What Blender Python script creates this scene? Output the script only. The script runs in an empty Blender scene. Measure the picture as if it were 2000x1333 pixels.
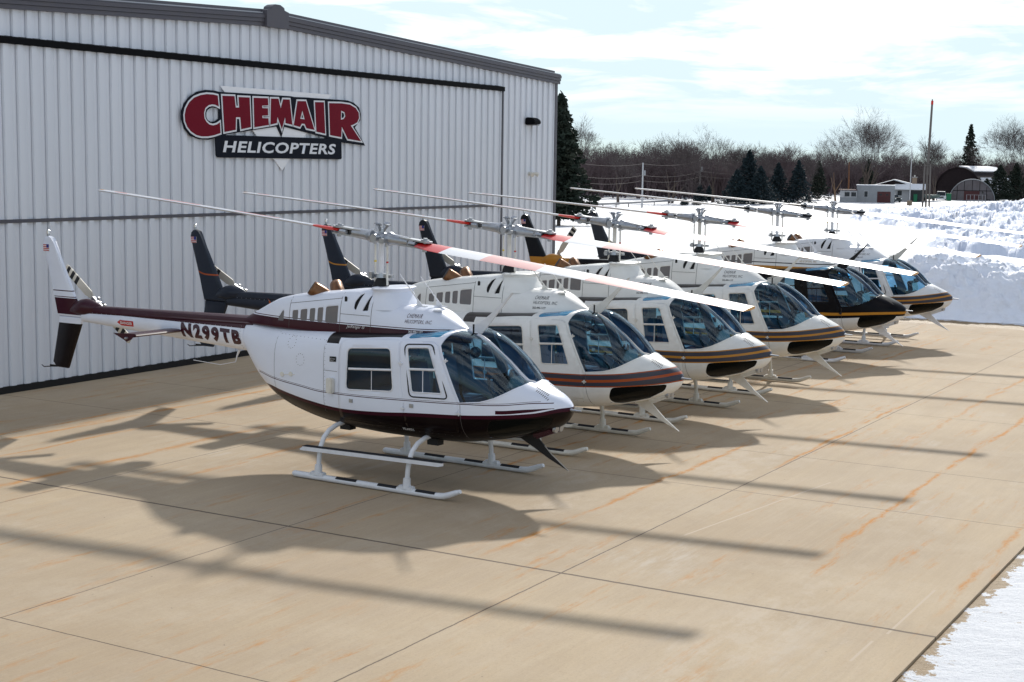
import bpy, bmesh, math, random
from mathutils import Vector, Matrix, Euler, noise
from mathutils.bvhtree import BVHTree
R = math.radians
C = bpy.context.scene.collection
sc = bpy.context.scene
random.seed(7)

# ------------------------------------------------------------------ camera
cam_d = bpy.data.cameras.new('camera'); cam = bpy.data.objects.new('camera', cam_d); C.objects.link(cam)
cam_d.sensor_width = 36.0; cam_d.lens = 51.99; cam_d.clip_end = 4000; cam_d.clip_start = 0.2
_r = Vector((0.50618, -0.86232, 0.01384)).normalized(); _f = Vector((0.85727, 0.50095, -0.11884)).normalized()
_r = (_r - _f * _r.dot(_f)).normalized(); _u = _r.cross(_f)
cam.matrix_world = Matrix(((_r.x, _u.x, -_f.x, -26.065), (_r.y, _u.y, -_f.y, -19.527), (_r.z, _u.z, -_f.z, 3.910), (0, 0, 0, 1)))
sc.camera = cam
CAM = Vector((-26.065, -19.527, 3.91))

# ------------------------------------------------------------------ light
sc.view_settings.view_transform = 'Standard'; sc.view_settings.look = 'None'
sc.view_settings.exposure = 0.0; sc.view_settings.gamma = 1.0
SUN = Vector((1.554, 0.44, 1.0)).normalized()
sun_d = bpy.data.lights.new('sun', 'SUN'); sun_d.energy = 4.1; sun_d.angle = R(2.0); sun_d.color = (1.0, 0.955, 0.88)
sun = bpy.data.objects.new('sun', sun_d); C.objects.link(sun); sun.location = (60, 20, 60)
sun.rotation_euler = SUN.to_track_quat('Z', 'Y').to_euler()
w = bpy.data.worlds.new('World'); sc.world = w; w.use_nodes = True
nt = w.node_tree; nt.nodes.clear()
def N(nt, t, **k):
    n = nt.nodes.new(t)
    for a, b in k.items():
        if a.startswith('i_'):
            n.inputs[int(a[2:])].default_value = b
        else: setattr(n, a, b)
    return n
wo = N(nt, 'ShaderNodeOutputWorld'); bg = N(nt, 'ShaderNodeBackground'); sky = N(nt, 'ShaderNodeTexSky')
sky.sky_type = 'NISHITA'; sky.sun_disc = False; sky.sun_elevation = math.asin(SUN.z)
sky.sun_rotation = math.atan2(SUN.x, SUN.y); sky.air_density = 1.0; sky.dust_density = 0.6; sky.ozone_density = 1.5
bg.inputs[1].default_value = 0.115
tc = N(nt, 'ShaderNodeTexCoord'); sep = N(nt, 'ShaderNodeSeparateXYZ'); nt.links.new(tc.outputs['Generated'], sep.inputs[0])
# clouds: a layer of procedural cloud at a fixed height seen from below
def M(op, a, b=None, clamp=False, nt=nt):
    n = N(nt, 'ShaderNodeMath', operation=op); n.use_clamp = clamp
    for i, v in enumerate((a, b)):
        if v is None: continue
        if isinstance(v, (int, float)): n.inputs[i].default_value = v
        else: nt.links.new(v, n.inputs[i])
    return n.outputs[0]
den = M('ADD', sep.outputs[2], 0.10)
cx_ = M('DIVIDE', sep.outputs[0], den); cy_ = M('DIVIDE', sep.outputs[1], den)
comb = N(nt, 'ShaderNodeCombineXYZ'); nt.links.new(cx_, comb.inputs[0]); nt.links.new(cy_, comb.inputs[1]); nt.links.new(M('MULTIPLY', sep.outputs[2], 6.0), comb.inputs[2])
cn = N(nt, 'ShaderNodeTexNoise'); cn.inputs['Scale'].default_value = 1.25; cn.inputs['Detail'].default_value = 9; cn.inputs['Roughness'].default_value = 0.58; cn.inputs['Distortion'].default_value = 0.35
nt.links.new(comb.outputs[0], cn.inputs['Vector'])
cr = N(nt, 'ShaderNodeValToRGB'); cr.color_ramp.elements[0].position = 0.46; cr.color_ramp.elements[1].position = 0.60
nt.links.new(cn.outputs['Fac'], cr.inputs[0])
low = N(nt, 'ShaderNodeMapRange'); low.inputs[1].default_value = 0.025; low.inputs[2].default_value = 0.07; nt.links.new(sep.outputs[2], low.inputs[0])
fac = M('MULTIPLY', cr.outputs[0], low.outputs[0])
tint = N(nt, 'ShaderNodeMix', data_type='RGBA', blend_type='MULTIPLY'); tint.inputs[0].default_value = 1.0
nt.links.new(sky.outputs[0], tint.inputs[6]); tint.inputs[7].default_value = (0.92, 1.0, 1.04, 1)
cap = N(nt, 'ShaderNodeMix', data_type='RGBA', blend_type='DARKEN'); cap.inputs[0].default_value = 1.0; nt.links.new(tint.outputs[2], cap.inputs[6]); cap.inputs[7].default_value = (6.9, 8.35, 8.9, 1)
mx = N(nt, 'ShaderNodeMix', data_type='RGBA'); nt.links.new(fac, mx.inputs[0]); nt.links.new(cap.outputs[2], mx.inputs[6]); mx.inputs[7].default_value = (11.5, 11.6, 11.8, 1)
nt.links.new(mx.outputs[2], bg.inputs[0]); nt.links.new(bg.outputs[0], wo.inputs[0])

# ------------------------------------------------------------------ helpers
def obj(name, bm, mats, parent=None, smooth=False, loc=None):
    if isinstance(bm, bmesh.types.BMesh):
        me = bpy.data.meshes.new(name); bm.to_mesh(me); bm.free()
    else: me = bm
    if not isinstance(mats, (list, tuple)): mats = [mats]
    if len(me.materials) == 0:
        for m in mats: me.materials.append(m)
    if smooth:
        me.polygons.foreach_set('use_smooth', [True] * len(me.polygons))
    o = bpy.data.objects.new(name, me); C.objects.link(o)
    if parent: o.parent = parent
    if loc: o.location = loc
    return o
def smooth_angle(o, a=35):
    me = o.data if hasattr(o, 'data') else o
    me.polygons.foreach_set('use_smooth', [True] * len(me.polygons)); me.set_sharp_from_angle(angle=R(a))
def empty(name, loc=(0, 0, 0), rz=0):
    o = bpy.data.objects.new(name, None); C.objects.link(o); o.location = loc; o.rotation_euler = (0, 0, rz); o.empty_display_size = 0.3; return o
def tag(o, label, cat, group=None):
    o['label'] = label; o['category'] = cat
    if group: o['group'] = group
    return o
def struct(o, kind='structure'):
    o['kind'] = kind; return o
def box(bm, x0, x1, y0, y1, z0, z1, mi=0):
    v = [bm.verts.new((x, y, z)) for z in (z0, z1) for y in (y0, y1) for x in (x0, x1)]
    for f in ((0, 2, 3, 1), (4, 5, 7, 6), (0, 1, 5, 4), (2, 6, 7, 3), (0, 4, 6, 2), (1, 3, 7, 5)):
        fc = bm.faces.new([v[i] for i in f]); fc.material_index = mi
    return v
def obox(bm, c, sx, sy, sz, rot=None, mi=0):
    """box of full size sx,sy,sz about c, rotated by Euler rot"""
    v = box(bm, -sx / 2, sx / 2, -sy / 2, sy / 2, -sz / 2, sz / 2, mi)
    m = Matrix.Translation(c) @ (Euler(rot).to_matrix().to_4x4() if rot else Matrix())
    for q in v: q.co = m @ q.co
    return v
def tube(bm, pts, r, seg=8, caps=True, mi=0, flat=None):
    pts = [Vector(p) for p in pts]; rs = r if isinstance(r, (list, tuple)) else [r] * len(pts)
    rings = []; prev = None
    for i, p in enumerate(pts):
        d = (pts[min(i + 1, len(pts) - 1)] - pts[max(i - 1, 0)]).normalized()
        if prev is None:
            a = Vector((0, 0, 1)) if abs(d.z) < 0.9 else Vector((1, 0, 0)); n = d.cross(a).normalized()
        else:
            n = (prev - d * prev.dot(d)); n = n.normalized() if n.length > 1e-6 else d.orthogonal().normalized()
        prev = n; b = d.cross(n)
        rings.append([bm.verts.new(p + n * rs[i] * math.cos(2 * math.pi * k / seg) + b * rs[i] * math.sin(2 * math.pi * k / seg) * (flat or 1)) for k in range(seg)])
    for i in range(len(rings) - 1):
        for k in range(seg):
            f = bm.faces.new((rings[i][k], rings[i][(k + 1) % seg], rings[i + 1][(k + 1) % seg], rings[i + 1][k])); f.material_index = mi
    if caps:
        f = bm.faces.new(rings[0][::-1]); f.material_index = mi; f = bm.faces.new(rings[-1]); f.material_index = mi
    return rings
def prism(bm, poly, a, b, axes=(0, 2), mi=0):
    """extrude a 2-D polygon between a and b along the remaining axis"""
    k = 3 - axes[0] - axes[1]
    def P(p, t):
        v = [0, 0, 0]; v[axes[0]] = p[0]; v[axes[1]] = p[1]; v[k] = t; return v
    lo = [bm.verts.new(P(p, a)) for p in poly]; hi = [bm.verts.new(P(p, b)) for p in poly]
    fs = [bm.faces.new(lo), bm.faces.new(hi[::-1])]
    for i in range(len(poly)):
        j = (i + 1) % len(poly); fs.append(bm.faces.new((lo[i], hi[i], hi[j], lo[j])))
    for f in fs: f.material_index = mi
    return fs
def recalc(bm): bmesh.ops.recalc_face_normals(bm, faces=bm.faces); return bm
def spline(xs, ys):
    """smooth interpolation (monotone hermite) through stations"""
    n = len(xs); d = [(ys[i + 1] - ys[i]) / (xs[i + 1] - xs[i]) for i in range(n - 1)]
    m = [d[0]] + [0 if d[i - 1] * d[i] <= 0 else 2 * d[i - 1] * d[i] / (d[i - 1] + d[i]) for i in range(1, n - 1)] + [d[-1]]
    def f(x):
        if x <= xs[0]: return ys[0]
        if x >= xs[-1]: return ys[-1]
        i = 0
        while xs[i + 1] < x: i += 1
        h = xs[i + 1] - xs[i]; t = (x - xs[i]) / h
        return ((1 + 2 * t) * (1 - t) ** 2) * ys[i] + t * (1 - t) ** 2 * h * m[i] + t * t * (3 - 2 * t) * ys[i + 1] + t * t * (t - 1) * h * m[i + 1]
    return f
def round_poly(poly, r, n=4):
    out = []; L = len(poly)
    for i in range(L):
        p = Vector(poly[i]); a = Vector(poly[i - 1]); b = Vector(poly[(i + 1) % L])
        ra = min(r, (a - p).length * 0.45); rb = min(r, (b - p).length * 0.45)
        s = p + (a - p).normalized() * ra; e = p + (b - p).normalized() * rb
        for k in range(n + 1):
            t = k / n; out.append(tuple(s * (1 - t) ** 2 + p * 2 * t * (1 - t) + e * t * t))
    return out
def ccw(poly):
    a = sum(poly[i - 1][0] * poly[i][1] - poly[i][0] * poly[i - 1][1] for i in range(len(poly)))
    return poly if a > 0 else poly[::-1]
def cut(bm, poly, cond, axes=(0, 2)):
    """split the faces of bm along a convex outline seen along one axis; returns the faces inside it"""
    poly = ccw([tuple(p) for p in poly]); i, j = axes
    x0 = min(p[0] for p in poly); x1 = max(p[0] for p in poly); z0 = min(p[1] for p in poly); z1 = max(p[1] for p in poly)
    fs = []
    for f in bm.faces:
        c = f.calc_center_median()
        if not cond(c): continue
        xs = [v.co[i] for v in f.verts]; zs = [v.co[j] for v in f.verts]
        if max(xs) < x0 or min(xs) > x1 or max(zs) < z0 or min(zs) > z1: continue
        fs.append(f)
    for k in range(len(poly)):
        p = poly[k]; q = poly[(k + 1) % len(poly)]; dx, dz = q[0] - p[0], q[1] - p[1]
        if dx * dx + dz * dz < 1e-10: continue
        co = [0, 0, 0]; no = [0, 0, 0]; co[i] = p[0]; co[j] = p[1]; no[i] = dz; no[j] = -dx
        no = Vector(no).normalized(); co = Vector(co)
        g = set(fs)
        for f in fs: g.update(f.edges); g.update(f.verts)
        res = bmesh.ops.bisect_plane(bm, geom=list(g), plane_co=co, plane_no=no, dist=1e-5)
        al = [f for f in res['geom'] if isinstance(f, bmesh.types.BMFace)]
        fs = [f for f in set(al) if (f.calc_center_median() - co).dot(no) < 0]
    return fs
def extract(bm, faces):
    nb = bmesh.new(); mp = {}
    for f in faces:
        vs = []
        for v in f.verts:
            if v not in mp: mp[v] = nb.verts.new(v.co)
            vs.append(mp[v])
        try:
            nf = nb.faces.new(vs); nf.smooth = True; nf.material_index = f.material_index
        except ValueError: pass
    bmesh.ops.delete(bm, geom=faces, context='FACES')
    return nb
def inset_move(bm, d):
    """shift an open shell along its normals"""
    bm.normal_update()
    for v in bm.verts: v.co += v.normal * d
    return bm

# ------------------------------------------------------------------ materials
def mat(name, col, rough=0.5, metal=0.0, coat=0.0, spec=0.3):
    m = bpy.data.materials.new(name); m.use_nodes = True; b = m.node_tree.nodes['Principled BSDF']
    b.inputs['Base Color'].default_value = (*col, 1); b.inputs['Roughness'].default_value = rough; b.inputs['Metallic'].default_value = metal
    b.inputs['Coat Weight'].default_value = coat; b.inputs['Coat Roughness'].default_value = 0.08; b.inputs['Specular IOR Level'].default_value = spec
    return m
def LK(m): return m.node_tree.links.new
def nm(m): return m.node_tree
def grunge(m, amt=0.25, scale=3.0, col=None, stretch=(1, 1, 1), bump=0.0, bscale=40, rough=0.0):
    """multiply the base colour by soft dirt noise"""
    nt = m.node_tree; b = nt.nodes['Principled BSDF']; tc = N(nt, 'ShaderNodeTexCoord'); mp = N(nt, 'ShaderNodeMapping'); mp.inputs['Scale'].default_value = stretch
    nt.links.new(tc.outputs['Object'], mp.inputs[0])
    n = N(nt, 'ShaderNodeTexNoise'); n.inputs['Scale'].default_value = scale; n.inputs['Detail'].default_value = 7; n.inputs['Roughness'].default_value = 0.65
    nt.links.new(mp.outputs[0], n.inputs['Vector'])
    rp = N(nt, 'ShaderNodeMapRange'); rp.inputs[1].default_value = 0.42; rp.inputs[2].default_value = 0.72; rp.inputs[3].default_value = 0; rp.inputs[4].default_value = amt
    nt.links.new(n.outputs['Fac'], rp.inputs[0])
    mx = N(nt, 'ShaderNodeMix', data_type='RGBA'); nt.links.new(rp.outputs[0], mx.inputs[0])
    src = b.inputs['Base Color']
    if src.is_linked: nt.links.new(src.links[0].from_socket, mx.inputs[6])
    else: mx.inputs[6].default_value = src.default_value
    mx.inputs[7].default_value = (*(col or (0.16, 0.13, 0.10)), 1)
    nt.links.new(mx.outputs[2], src)
    if bump:
        n2 = N(nt, 'ShaderNodeTexNoise'); n2.inputs['Scale'].default_value = bscale; n2.inputs['Detail'].default_value = 5; nt.links.new(mp.outputs[0], n2.inputs['Vector'])
        bp = N(nt, 'ShaderNodeBump'); bp.inputs['Strength'].default_value = bump; bp.inputs['Distance'].default_value = 0.02; nt.links.new(n2.outputs['Fac'], bp.inputs['Height']); nt.links.new(bp.outputs[0], b.inputs['Normal'])
    return m
def curve(nt, sock, pts, x0=-7.0, xs=10.0, zs=3.0):
    """a float-curve z(x) through pts, from an x socket"""
    a = M('DIVIDE', M('SUBTRACT', sock, x0, nt=nt), xs, nt=nt)
    fc = N(nt, 'ShaderNodeFloatCurve'); cv = fc.mapping.curves[0]
    pp = [((p[0] - x0) / xs, p[1] / zs) for p in pts]
    if pp[0][0] > 0.001: pp = [(0, pp[0][1])] + pp
    if pp[-1][0] < 0.999: pp = pp + [(1, pp[-1][1])]
    while len(cv.points) < len(pp): cv.points.new(0.5, 0.5)
    for q, p in zip(cv.points, pp): q.location = p; q.handle_type = 'AUTO_CLAMPED'
    fc.mapping.use_clip = False; fc.mapping.update(); nt.links.new(a, fc.inputs['Value'])
    return M('MULTIPLY', fc.outputs[0], zs, nt=nt)
def paint(name, base, layers, rough=0.32, dirt=0.12, coat=0.10, spec=0.24):
    """aircraft paint: base colour plus stripes bounded by two curves z(x) and an x range, in the aircraft's own coordinates"""
    m = mat(name, base, rough, coat=coat, spec=spec); nt = m.node_tree; b = nt.nodes['Principled BSDF']
    tc = N(nt, 'ShaderNodeTexCoord'); sp = N(nt, 'ShaderNodeSeparateXYZ'); nt.links.new(tc.outputs['Object'], sp.inputs[0])
    X, Z = sp.outputs[0], sp.outputs[2]; last = None
    for lo, hi, x0, x1, col in layers:
        f = None
        if lo is not None: f = M('GREATER_THAN', Z, curve(nt, X, lo) if isinstance(lo, list) else lo, nt=nt)
        if hi is not None:
            g = M('LESS_THAN', Z, curve(nt, X, hi) if isinstance(hi, list) else hi, nt=nt); f = g if f is None else M('MULTIPLY', f, g, nt=nt)
        if x0 is not None: g = M('GREATER_THAN', X, x0, nt=nt); f = g if f is None else M('MULTIPLY', f, g, nt=nt)
        if x1 is not None: g = M('LESS_THAN', X, x1, nt=nt); f = g if f is None else M('MULTIPLY', f, g, nt=nt)
        mx = N(nt, 'ShaderNodeMix', data_type='RGBA'); nt.links.new(f, mx.inputs[0])
        if last is None: mx.inputs[6].default_value = (*base, 1)
        else: nt.links.new(last, mx.inputs[6])
        mx.inputs[7].default_value = (*col, 1); last = mx.outputs[2]
    if last is not None: nt.links.new(last, b.inputs['Base Color'])
    grunge(m, dirt, 2.2, (0.11, 0.09, 0.07), (1, 1, 2.0))
    return m
def glass(name, tintc, ref=1.0, dark=1.0):
    m = bpy.data.materials.new(name); m.use_nodes = True; nt = m.node_tree; nt.nodes.clear()
    o = N(nt, 'ShaderNodeOutputMaterial'); mix = N(nt, 'ShaderNodeMixShader'); t = N(nt, 'ShaderNodeBsdfTransparent'); g = N(nt, 'ShaderNodeBsdfGlossy')
    t.inputs[0].default_value = (*[c * dark for c in tintc], 1); g.inputs['Roughness'].default_value = 0.02; g.inputs[0].default_value = (0.78, 0.90, 1, 1)
    fr = N(nt, 'ShaderNodeFresnel'); fr.inputs[0].default_value = 1.5
    nt.links.new(M('MULTIPLY', fr.outputs[0], ref, True, nt=nt), mix.inputs[0]); nt.links.new(t.outputs[0], mix.inputs[1]); nt.links.new(g.outputs[0], mix.inputs[2]); nt.links.new(mix.outputs[0], o.inputs[0])
    return m
WHITE = (0.745, 0.78, 0.87); CREAM = (0.77, 0.77, 0.74); MAROON = (0.036, 0.001, 0.010); BLACK = (0.003, 0.003, 0.005); MAROON_SHADED = (0.003, 0.0002, 0.001)  # last one is the maroon taken near black, underside shade put into the colour
NAVY = (0.016, 0.022, 0.036); ORANGE = (0.35, 0.068, 0.014); GOLD = (0.46, 0.20, 0.025); STEEL = (0.042, 0.043, 0.060)
m_glass = glass('blue_tinted_glass', (0.52, 0.80, 0.95), 1.05)
m_sky_glass = mat('skylight_blue_acrylic', (0.02, 0.20, 0.36), 0.12, spec=0.45)
m_chin = mat('black_gloss_glass', (0.002, 0.003, 0.003), 0.10, spec=0.12)
m_int = mat('cabin_lining', (0.14, 0.17, 0.21), 0.8)
m_metal = grunge(mat('bare_aluminium', (0.40, 0.42, 0.45), 0.36, 0.8), 0.25, 14)
m_chrome = mat('polished_metal', (0.7, 0.72, 0.74), 0.2, 1.0)
m_dark = mat('black_rubber', (0.012, 0.012, 0.013), 0.6)
m_bronze = grunge(mat('heat_stained_bronze', (0.24, 0.12, 0.06), 0.38, 0.8), 0.5, 5, (0.05, 0.03, 0.02))
m_grille = grunge(mat('grey_mesh_grille', (0.16, 0.155, 0.155), 0.65), 0.4, 6, (0.25, 0.2, 0.18))
m_wht = grunge(mat('white_gloss_paint', (0.74, 0.75, 0.78), 0.35, coat=0.3), 0.18, 6)
m_crm = grunge(mat('cream_gloss_paint', (0.70, 0.68, 0.62), 0.4, coat=0.3), 0.25, 6)
m_seat = mat('grey_blue_upholstery', (0.14, 0.18, 0.25), 0.85)
m_seatl = mat('light_trim', (0.34, 0.36, 0.38), 0.7)
m_panel = mat('instrument_black', (0.012, 0.014, 0.02), 0.25, coat=0.5)
m_red = mat('red_lens', (0.5, 0.01, 0.01), 0.2, coat=0.6)
m_flagr = mat('flag_red', (0.45, 0.03, 0.04), 0.5); m_flagb = mat('flag_blue', (0.02, 0.03, 0.22), 0.5); m_flagw = mat('flag_white', (0.75, 0.73, 0.72), 0.5)
m_tape = mat('anti_slip_strip', (0.02, 0.02, 0.024), 0.8)
m_txt_dk = mat('dark_lettering', (0.012, 0.012, 0.02), 0.4); m_txt_mr = mat('maroon_lettering', MAROON, 0.35, coat=0.4); m_txt_w = mat('white_lettering', (0.7, 0.7, 0.7), 0.4); m_txt_g = mat('gold_lettering', (0.3, 0.15, 0.03), 0.4)
m_dangr = mat('danger_red', (0.5, 0.02, 0.012), 0.4)

def mast_blade_mat(name, segs, RBX=(0.62, 0.018, 0.012)):
    """rotor blade paint: bands along the span, bare leading edge, dark root underside"""
    m = mat(name, (0.80, 0.80, 0.80), 0.38, coat=0.35); nt = m.node_tree; b = nt.nodes['Principled BSDF']
    tc = N(nt, 'ShaderNodeTexCoord'); sp = N(nt, 'ShaderNodeSeparateXYZ'); nt.links.new(tc.outputs['Object'], sp.inputs[0])
    X, Y, Z = sp.outputs; last = None
    def layer(f, col):
        nonlocal last
        mx = N(nt, 'ShaderNodeMix', data_type='RGBA'); nt.links.new(f, mx.inputs[0])
        if last is None: mx.inputs[6].default_value = (0.80, 0.80, 0.80, 1)
        else: nt.links.new(last, mx.inputs[6])
        mx.inputs[7].default_value = (*col, 1); last = mx.outputs[2]
    for a, c, col in segs: layer(M('MULTIPLY', M('GREATER_THAN', X, a, nt=nt), M('LESS_THAN', X, c, nt=nt), nt=nt), col)
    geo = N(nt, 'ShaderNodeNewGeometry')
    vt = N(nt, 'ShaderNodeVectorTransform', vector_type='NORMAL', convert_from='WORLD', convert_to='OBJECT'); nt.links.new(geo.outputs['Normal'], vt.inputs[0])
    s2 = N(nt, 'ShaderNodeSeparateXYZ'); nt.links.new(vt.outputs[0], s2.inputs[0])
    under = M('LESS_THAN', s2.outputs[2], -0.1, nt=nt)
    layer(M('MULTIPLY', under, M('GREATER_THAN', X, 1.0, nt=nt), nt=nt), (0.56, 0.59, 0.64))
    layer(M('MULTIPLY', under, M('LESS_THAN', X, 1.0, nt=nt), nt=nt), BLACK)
    layer(M('MULTIPLY', M('GREATER_THAN', Y, 0.03, nt=nt), M('MULTIPLY', M('LESS_THAN', X, 1.05, nt=nt), M('GREATER_THAN', X, 0.66, nt=nt), nt=nt), nt=nt), RBX)
    layer(M('MULTIPLY', M('GREATER_THAN', Y, 0.075, nt=nt), M('GREATER_THAN', X, 1.05, nt=nt), nt=nt), (0.64, 0.67, 0.72))
    nt.links.new(last, b.inputs['Base Color'])
    return m
RB = (0.62, 0.018, 0.012)
RED_GLARE = (0.76, 0.38, 0.34)  # red bands paled to pink: sun glare put into the colour
m_blade_red = mast_blade_mat('red_and_white_blade', [(0, 0.62, BLACK), (0.62, 0.78, (0.5, 0.01, 0.008)), (0.78, 1.05, RB), (1.65, 2.44, RED_GLARE), (3.10, 3.85, RED_GLARE), (4.52, 4.77, RED_GLARE), (5.0, 5.2, (0.55, 0.25, 0.02))])
m_blade_blk = mast_blade_mat('black_root_white_blade', [(0, 1.10, BLACK), (1.65, 2.44, (0.7, 0.5, 0.46)), (3.10, 3.85, (0.7, 0.5, 0.46)), (5.0, 5.2, (0.55, 0.25, 0.02))], RBX=BLACK)  # pale pink bands carry sun glare in their colour too

# ------------------------------------------------------------------ the helicopter prototype (nose +x, left +y, ground z=0)
PROTO = []      # dicts: name, mesh, keys, parent index, matrix, solid
def part(name, bm, keys, parent=None, smooth=35, mtx=None, solid=None):
    if isinstance(bm, bmesh.types.BMesh):
        me = bpy.data.meshes.new(name); bm.to_mesh(me); bm.free()
    else: me = bm
    for k in keys: me.materials.append(None)
    if smooth: smooth_angle(me, smooth)
    PROTO.append(dict(name=name, me=me, keys=keys, parent=parent, mtx=mtx, solid=solid)); return len(PROTO) - 1
def sgnp(v, p): return math.copysign(abs(v) ** p, v)

XS = [-2.10, -1.75, -1.40, -1.0, -0.5, 0.0, 0.5, 1.0, 1.35, 1.6, 1.9, 2.1, 2.32, 2.55, 2.72, 2.82, 2.87]
f_top = spline(XS, [1.80, 1.79, 1.785, 1.785, 1.795, 1.812, 1.835, 1.875, 1.915, 1.888, 1.752, 1.605, 1.395, 1.292, 1.215, 1.145, 1.09])
f_bot = spline(XS, [1.37, 1.00, 0.80, 0.69, 0.605, 0.565, 0.55, 0.55, 0.555, 0.575, 0.62, 0.66, 0.715, 0.785, 0.86, 0.95, 1.07])
f_w = spline(XS, [0.20, 0.33, 0.45, 0.545, 0.615, 0.65, 0.665, 0.67, 0.665, 0.655, 0.61, 0.56, 0.475, 0.36, 0.235, 0.12, 0.02])
f_zm = spline(XS, [1.585, 1.38, 1.25, 1.15, 1.10, 1.08, 1.06, 1.05, 1.05, 1.05, 1.05, 1.045, 1.04, 1.045, 1.055, 1.06, 1.08])
f_nt = spline(XS, [2.0, 2.4, 3.0, 3.8, 5.2, 6.6, 7.2, 6.4, 5.0, 3.6, 3.0, 2.7, 2.5, 2.3, 2.1, 2.0, 2.0])
f_nb = spline(XS, [2.0, 2.2, 2.4, 2.6, 2.8, 2.9, 3.0, 3.0, 2.9, 2.8, 2.6, 2.5, 2.4, 2.3, 2.1, 2.0, 2.0])
f_groove = spline([1.3, 1.45, 1.6, 1.75, 1.9, 2.1, 2.25, 2.34, 2.45], [0, 0.012, 0.065, 0.10, 0.130, 0.135, 0.095, 0.04, 0.0])
def body_y(x, z):
    zm = f_zm(x); w_ = f_w(x)
    if z > zm: t = (z - zm) / (f_top(x) - zm); n = f_nt(x)
    else: t = (zm - z) / (zm - f_bot(x)); n = f_nb(x)
    return w_ * max(0, 1 - min(1, t) ** n) ** (1 / n)
def loft_rings(bm, xs, ring):
    rings = [[bm.verts.new(p) for p in ring(x)] for x in xs]; n = len(rings[0])
    for a, b in zip(rings, rings[1:]):
        for k in range(n): bm.faces.new((a[k], a[(k + 1) % n], b[(k + 1) % n], b[k]))
    return rings
def body_ring(x):
    out = []; NS = 104
    for k in range(NS):
        th = 2 * math.pi * k / NS; c, s = math.cos(th), math.sin(th)
        n = f_nt(x) if s > 0 else f_nb(x); h = (f_top(x) if s > 0 else f_bot(x)); zm = f_zm(x)
        # equal-angle sampling of the superellipse keeps the sides evenly divided
        rr = (abs(c) ** n + abs(s) ** n) ** (-1 / n)
        y = f_w(x) * c * rr; z = zm + (abs(h - zm)) * s * rr
        if x > 1.3 and s > 0: z -= f_groove(x) * math.exp(-(y / 0.115) ** 2)
        out.append((x, y, z))
    return out
xs = [-2.10 + 0.06 * i for i in range(int((2.60 + 2.10) / 0.06) + 1)] + [2.64, 2.68, 2.72, 2.755, 2.785, 2.81, 2.83, 2.85, 2.862, 2.87]
bm = bmesh.new(); rg = loft_rings(bm, xs, body_ring); bm.faces.new(rg[0][::-1]); bm.faces.new(rg[-1]); recalc(bm)
NEAR = lambda c: c.y < -0.03
FAR = lambda c: c.y > 0.03
WS = [(1.70, 1.115), (1.95, 1.14), (2.12, 1.195), (2.24, 1.26), (2.335, 1.335), (2.8, 1.8), (2.8, 2.3), (1.50, 2.3), (1.395, 1.76)]
CH = round_poly([(2.00, 0.76), (2.07, 0.93), (2.74, 0.998), (2.69, 0.90), (2.46, 0.775), (2.10, 0.68), (2.02, 0.69)], 0.045)
RD = round_poly([(-0.12, 0.74), (0.90, 0.74), (0.905, 1.08), (0.812, 1.79), (-0.03, 1.74), (-0.10, 1.67)], 0.04)
FD = round_poly([(0.925, 0.74), (1.66, 0.74), (1.685, 1.08), (1.36, 1.775), (1.29, 1.805), (0.832, 1.793)], 0.04)
RW = round_poly([(0.01, 1.12), (0.755, 1.165), (0.705, 1.690), (0.035, 1.640)], 0.07)
FW = round_poly([(1.03, 1.185), (1.465, 1.205), (1.255, 1.735), (0.945, 1.715)], 0.035)
FS = round_poly([(1.0, 1.13), (1.55, 1.15), (1.30, 1.775), (0.905, 1.75)], 0.06)
SK = round_poly([(0.88, 0.20), (1.36, 0.20), (1.34, 0.53), (0.90, 0.575)], 0.05)
bits = {}
for s, cond in ((-1, NEAR), (1, FAR)):
    bits['ws', s] = inset_move(extract(bm, cut(bm, WS, lambda c: cond(c) and c.z > 1.0)), -0.004)
    bits['ch', s] = inset_move(extract(bm, cut(bm, CH, lambda c: cond(c) and c.z < 1.2)), -0.003)
    bits['sk', s] = inset_move(extract(bm, cut(bm, [(a, b * s) for a, b in SK], lambda c: cond(c) and c.z > 1.7, (0, 1))), -0.003)
    for nmn, dp, wp in (('rd', RD, RW), ('fd', FD, FW)):
        d = extract(bm, cut(bm, dp, cond)); g = extract(d, cut(d, wp, cond))
        # a hair smaller than its opening so the seam shows
        cxm = sum(v.co.x for v in d.verts) / len(d.verts); czm = sum(v.co.z for v in d.verts) / len(d.verts)
        for v in d.verts:
            if v.is_boundary and (v.co.z < 1.09 or v.co.z > 1.74 or True):
                e = Vector((v.co.x - cxm, 0, v.co.z - czm)); inw = any(abs(v.co.x - q[0]) < 1e-3 and abs(v.co.z - q[1]) < 1e-3 for q in wp)
        inset_move(d, 0.004); inset_move(g, -0.006); bits[nmn, s] = d; bits[nmn + 'w', s] = g
fus = part('fuselage', bm, ['body', 'lining'], solid=0.018, smooth=50)
NOD = {}
def on_body(x, z, s, off=0.0): return Vector((x, s * (body_y(x, z) + off), z))
def outline(bm, poly, s, r, seg=6, off=0.0, close=True):
    pts = [on_body(p[0], p[1], s, off) for p in poly]; n = len(pts)
    if close: pts += [pts[0], pts[1]]
    tube(bm, pts, r, seg, caps=not close)
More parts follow.
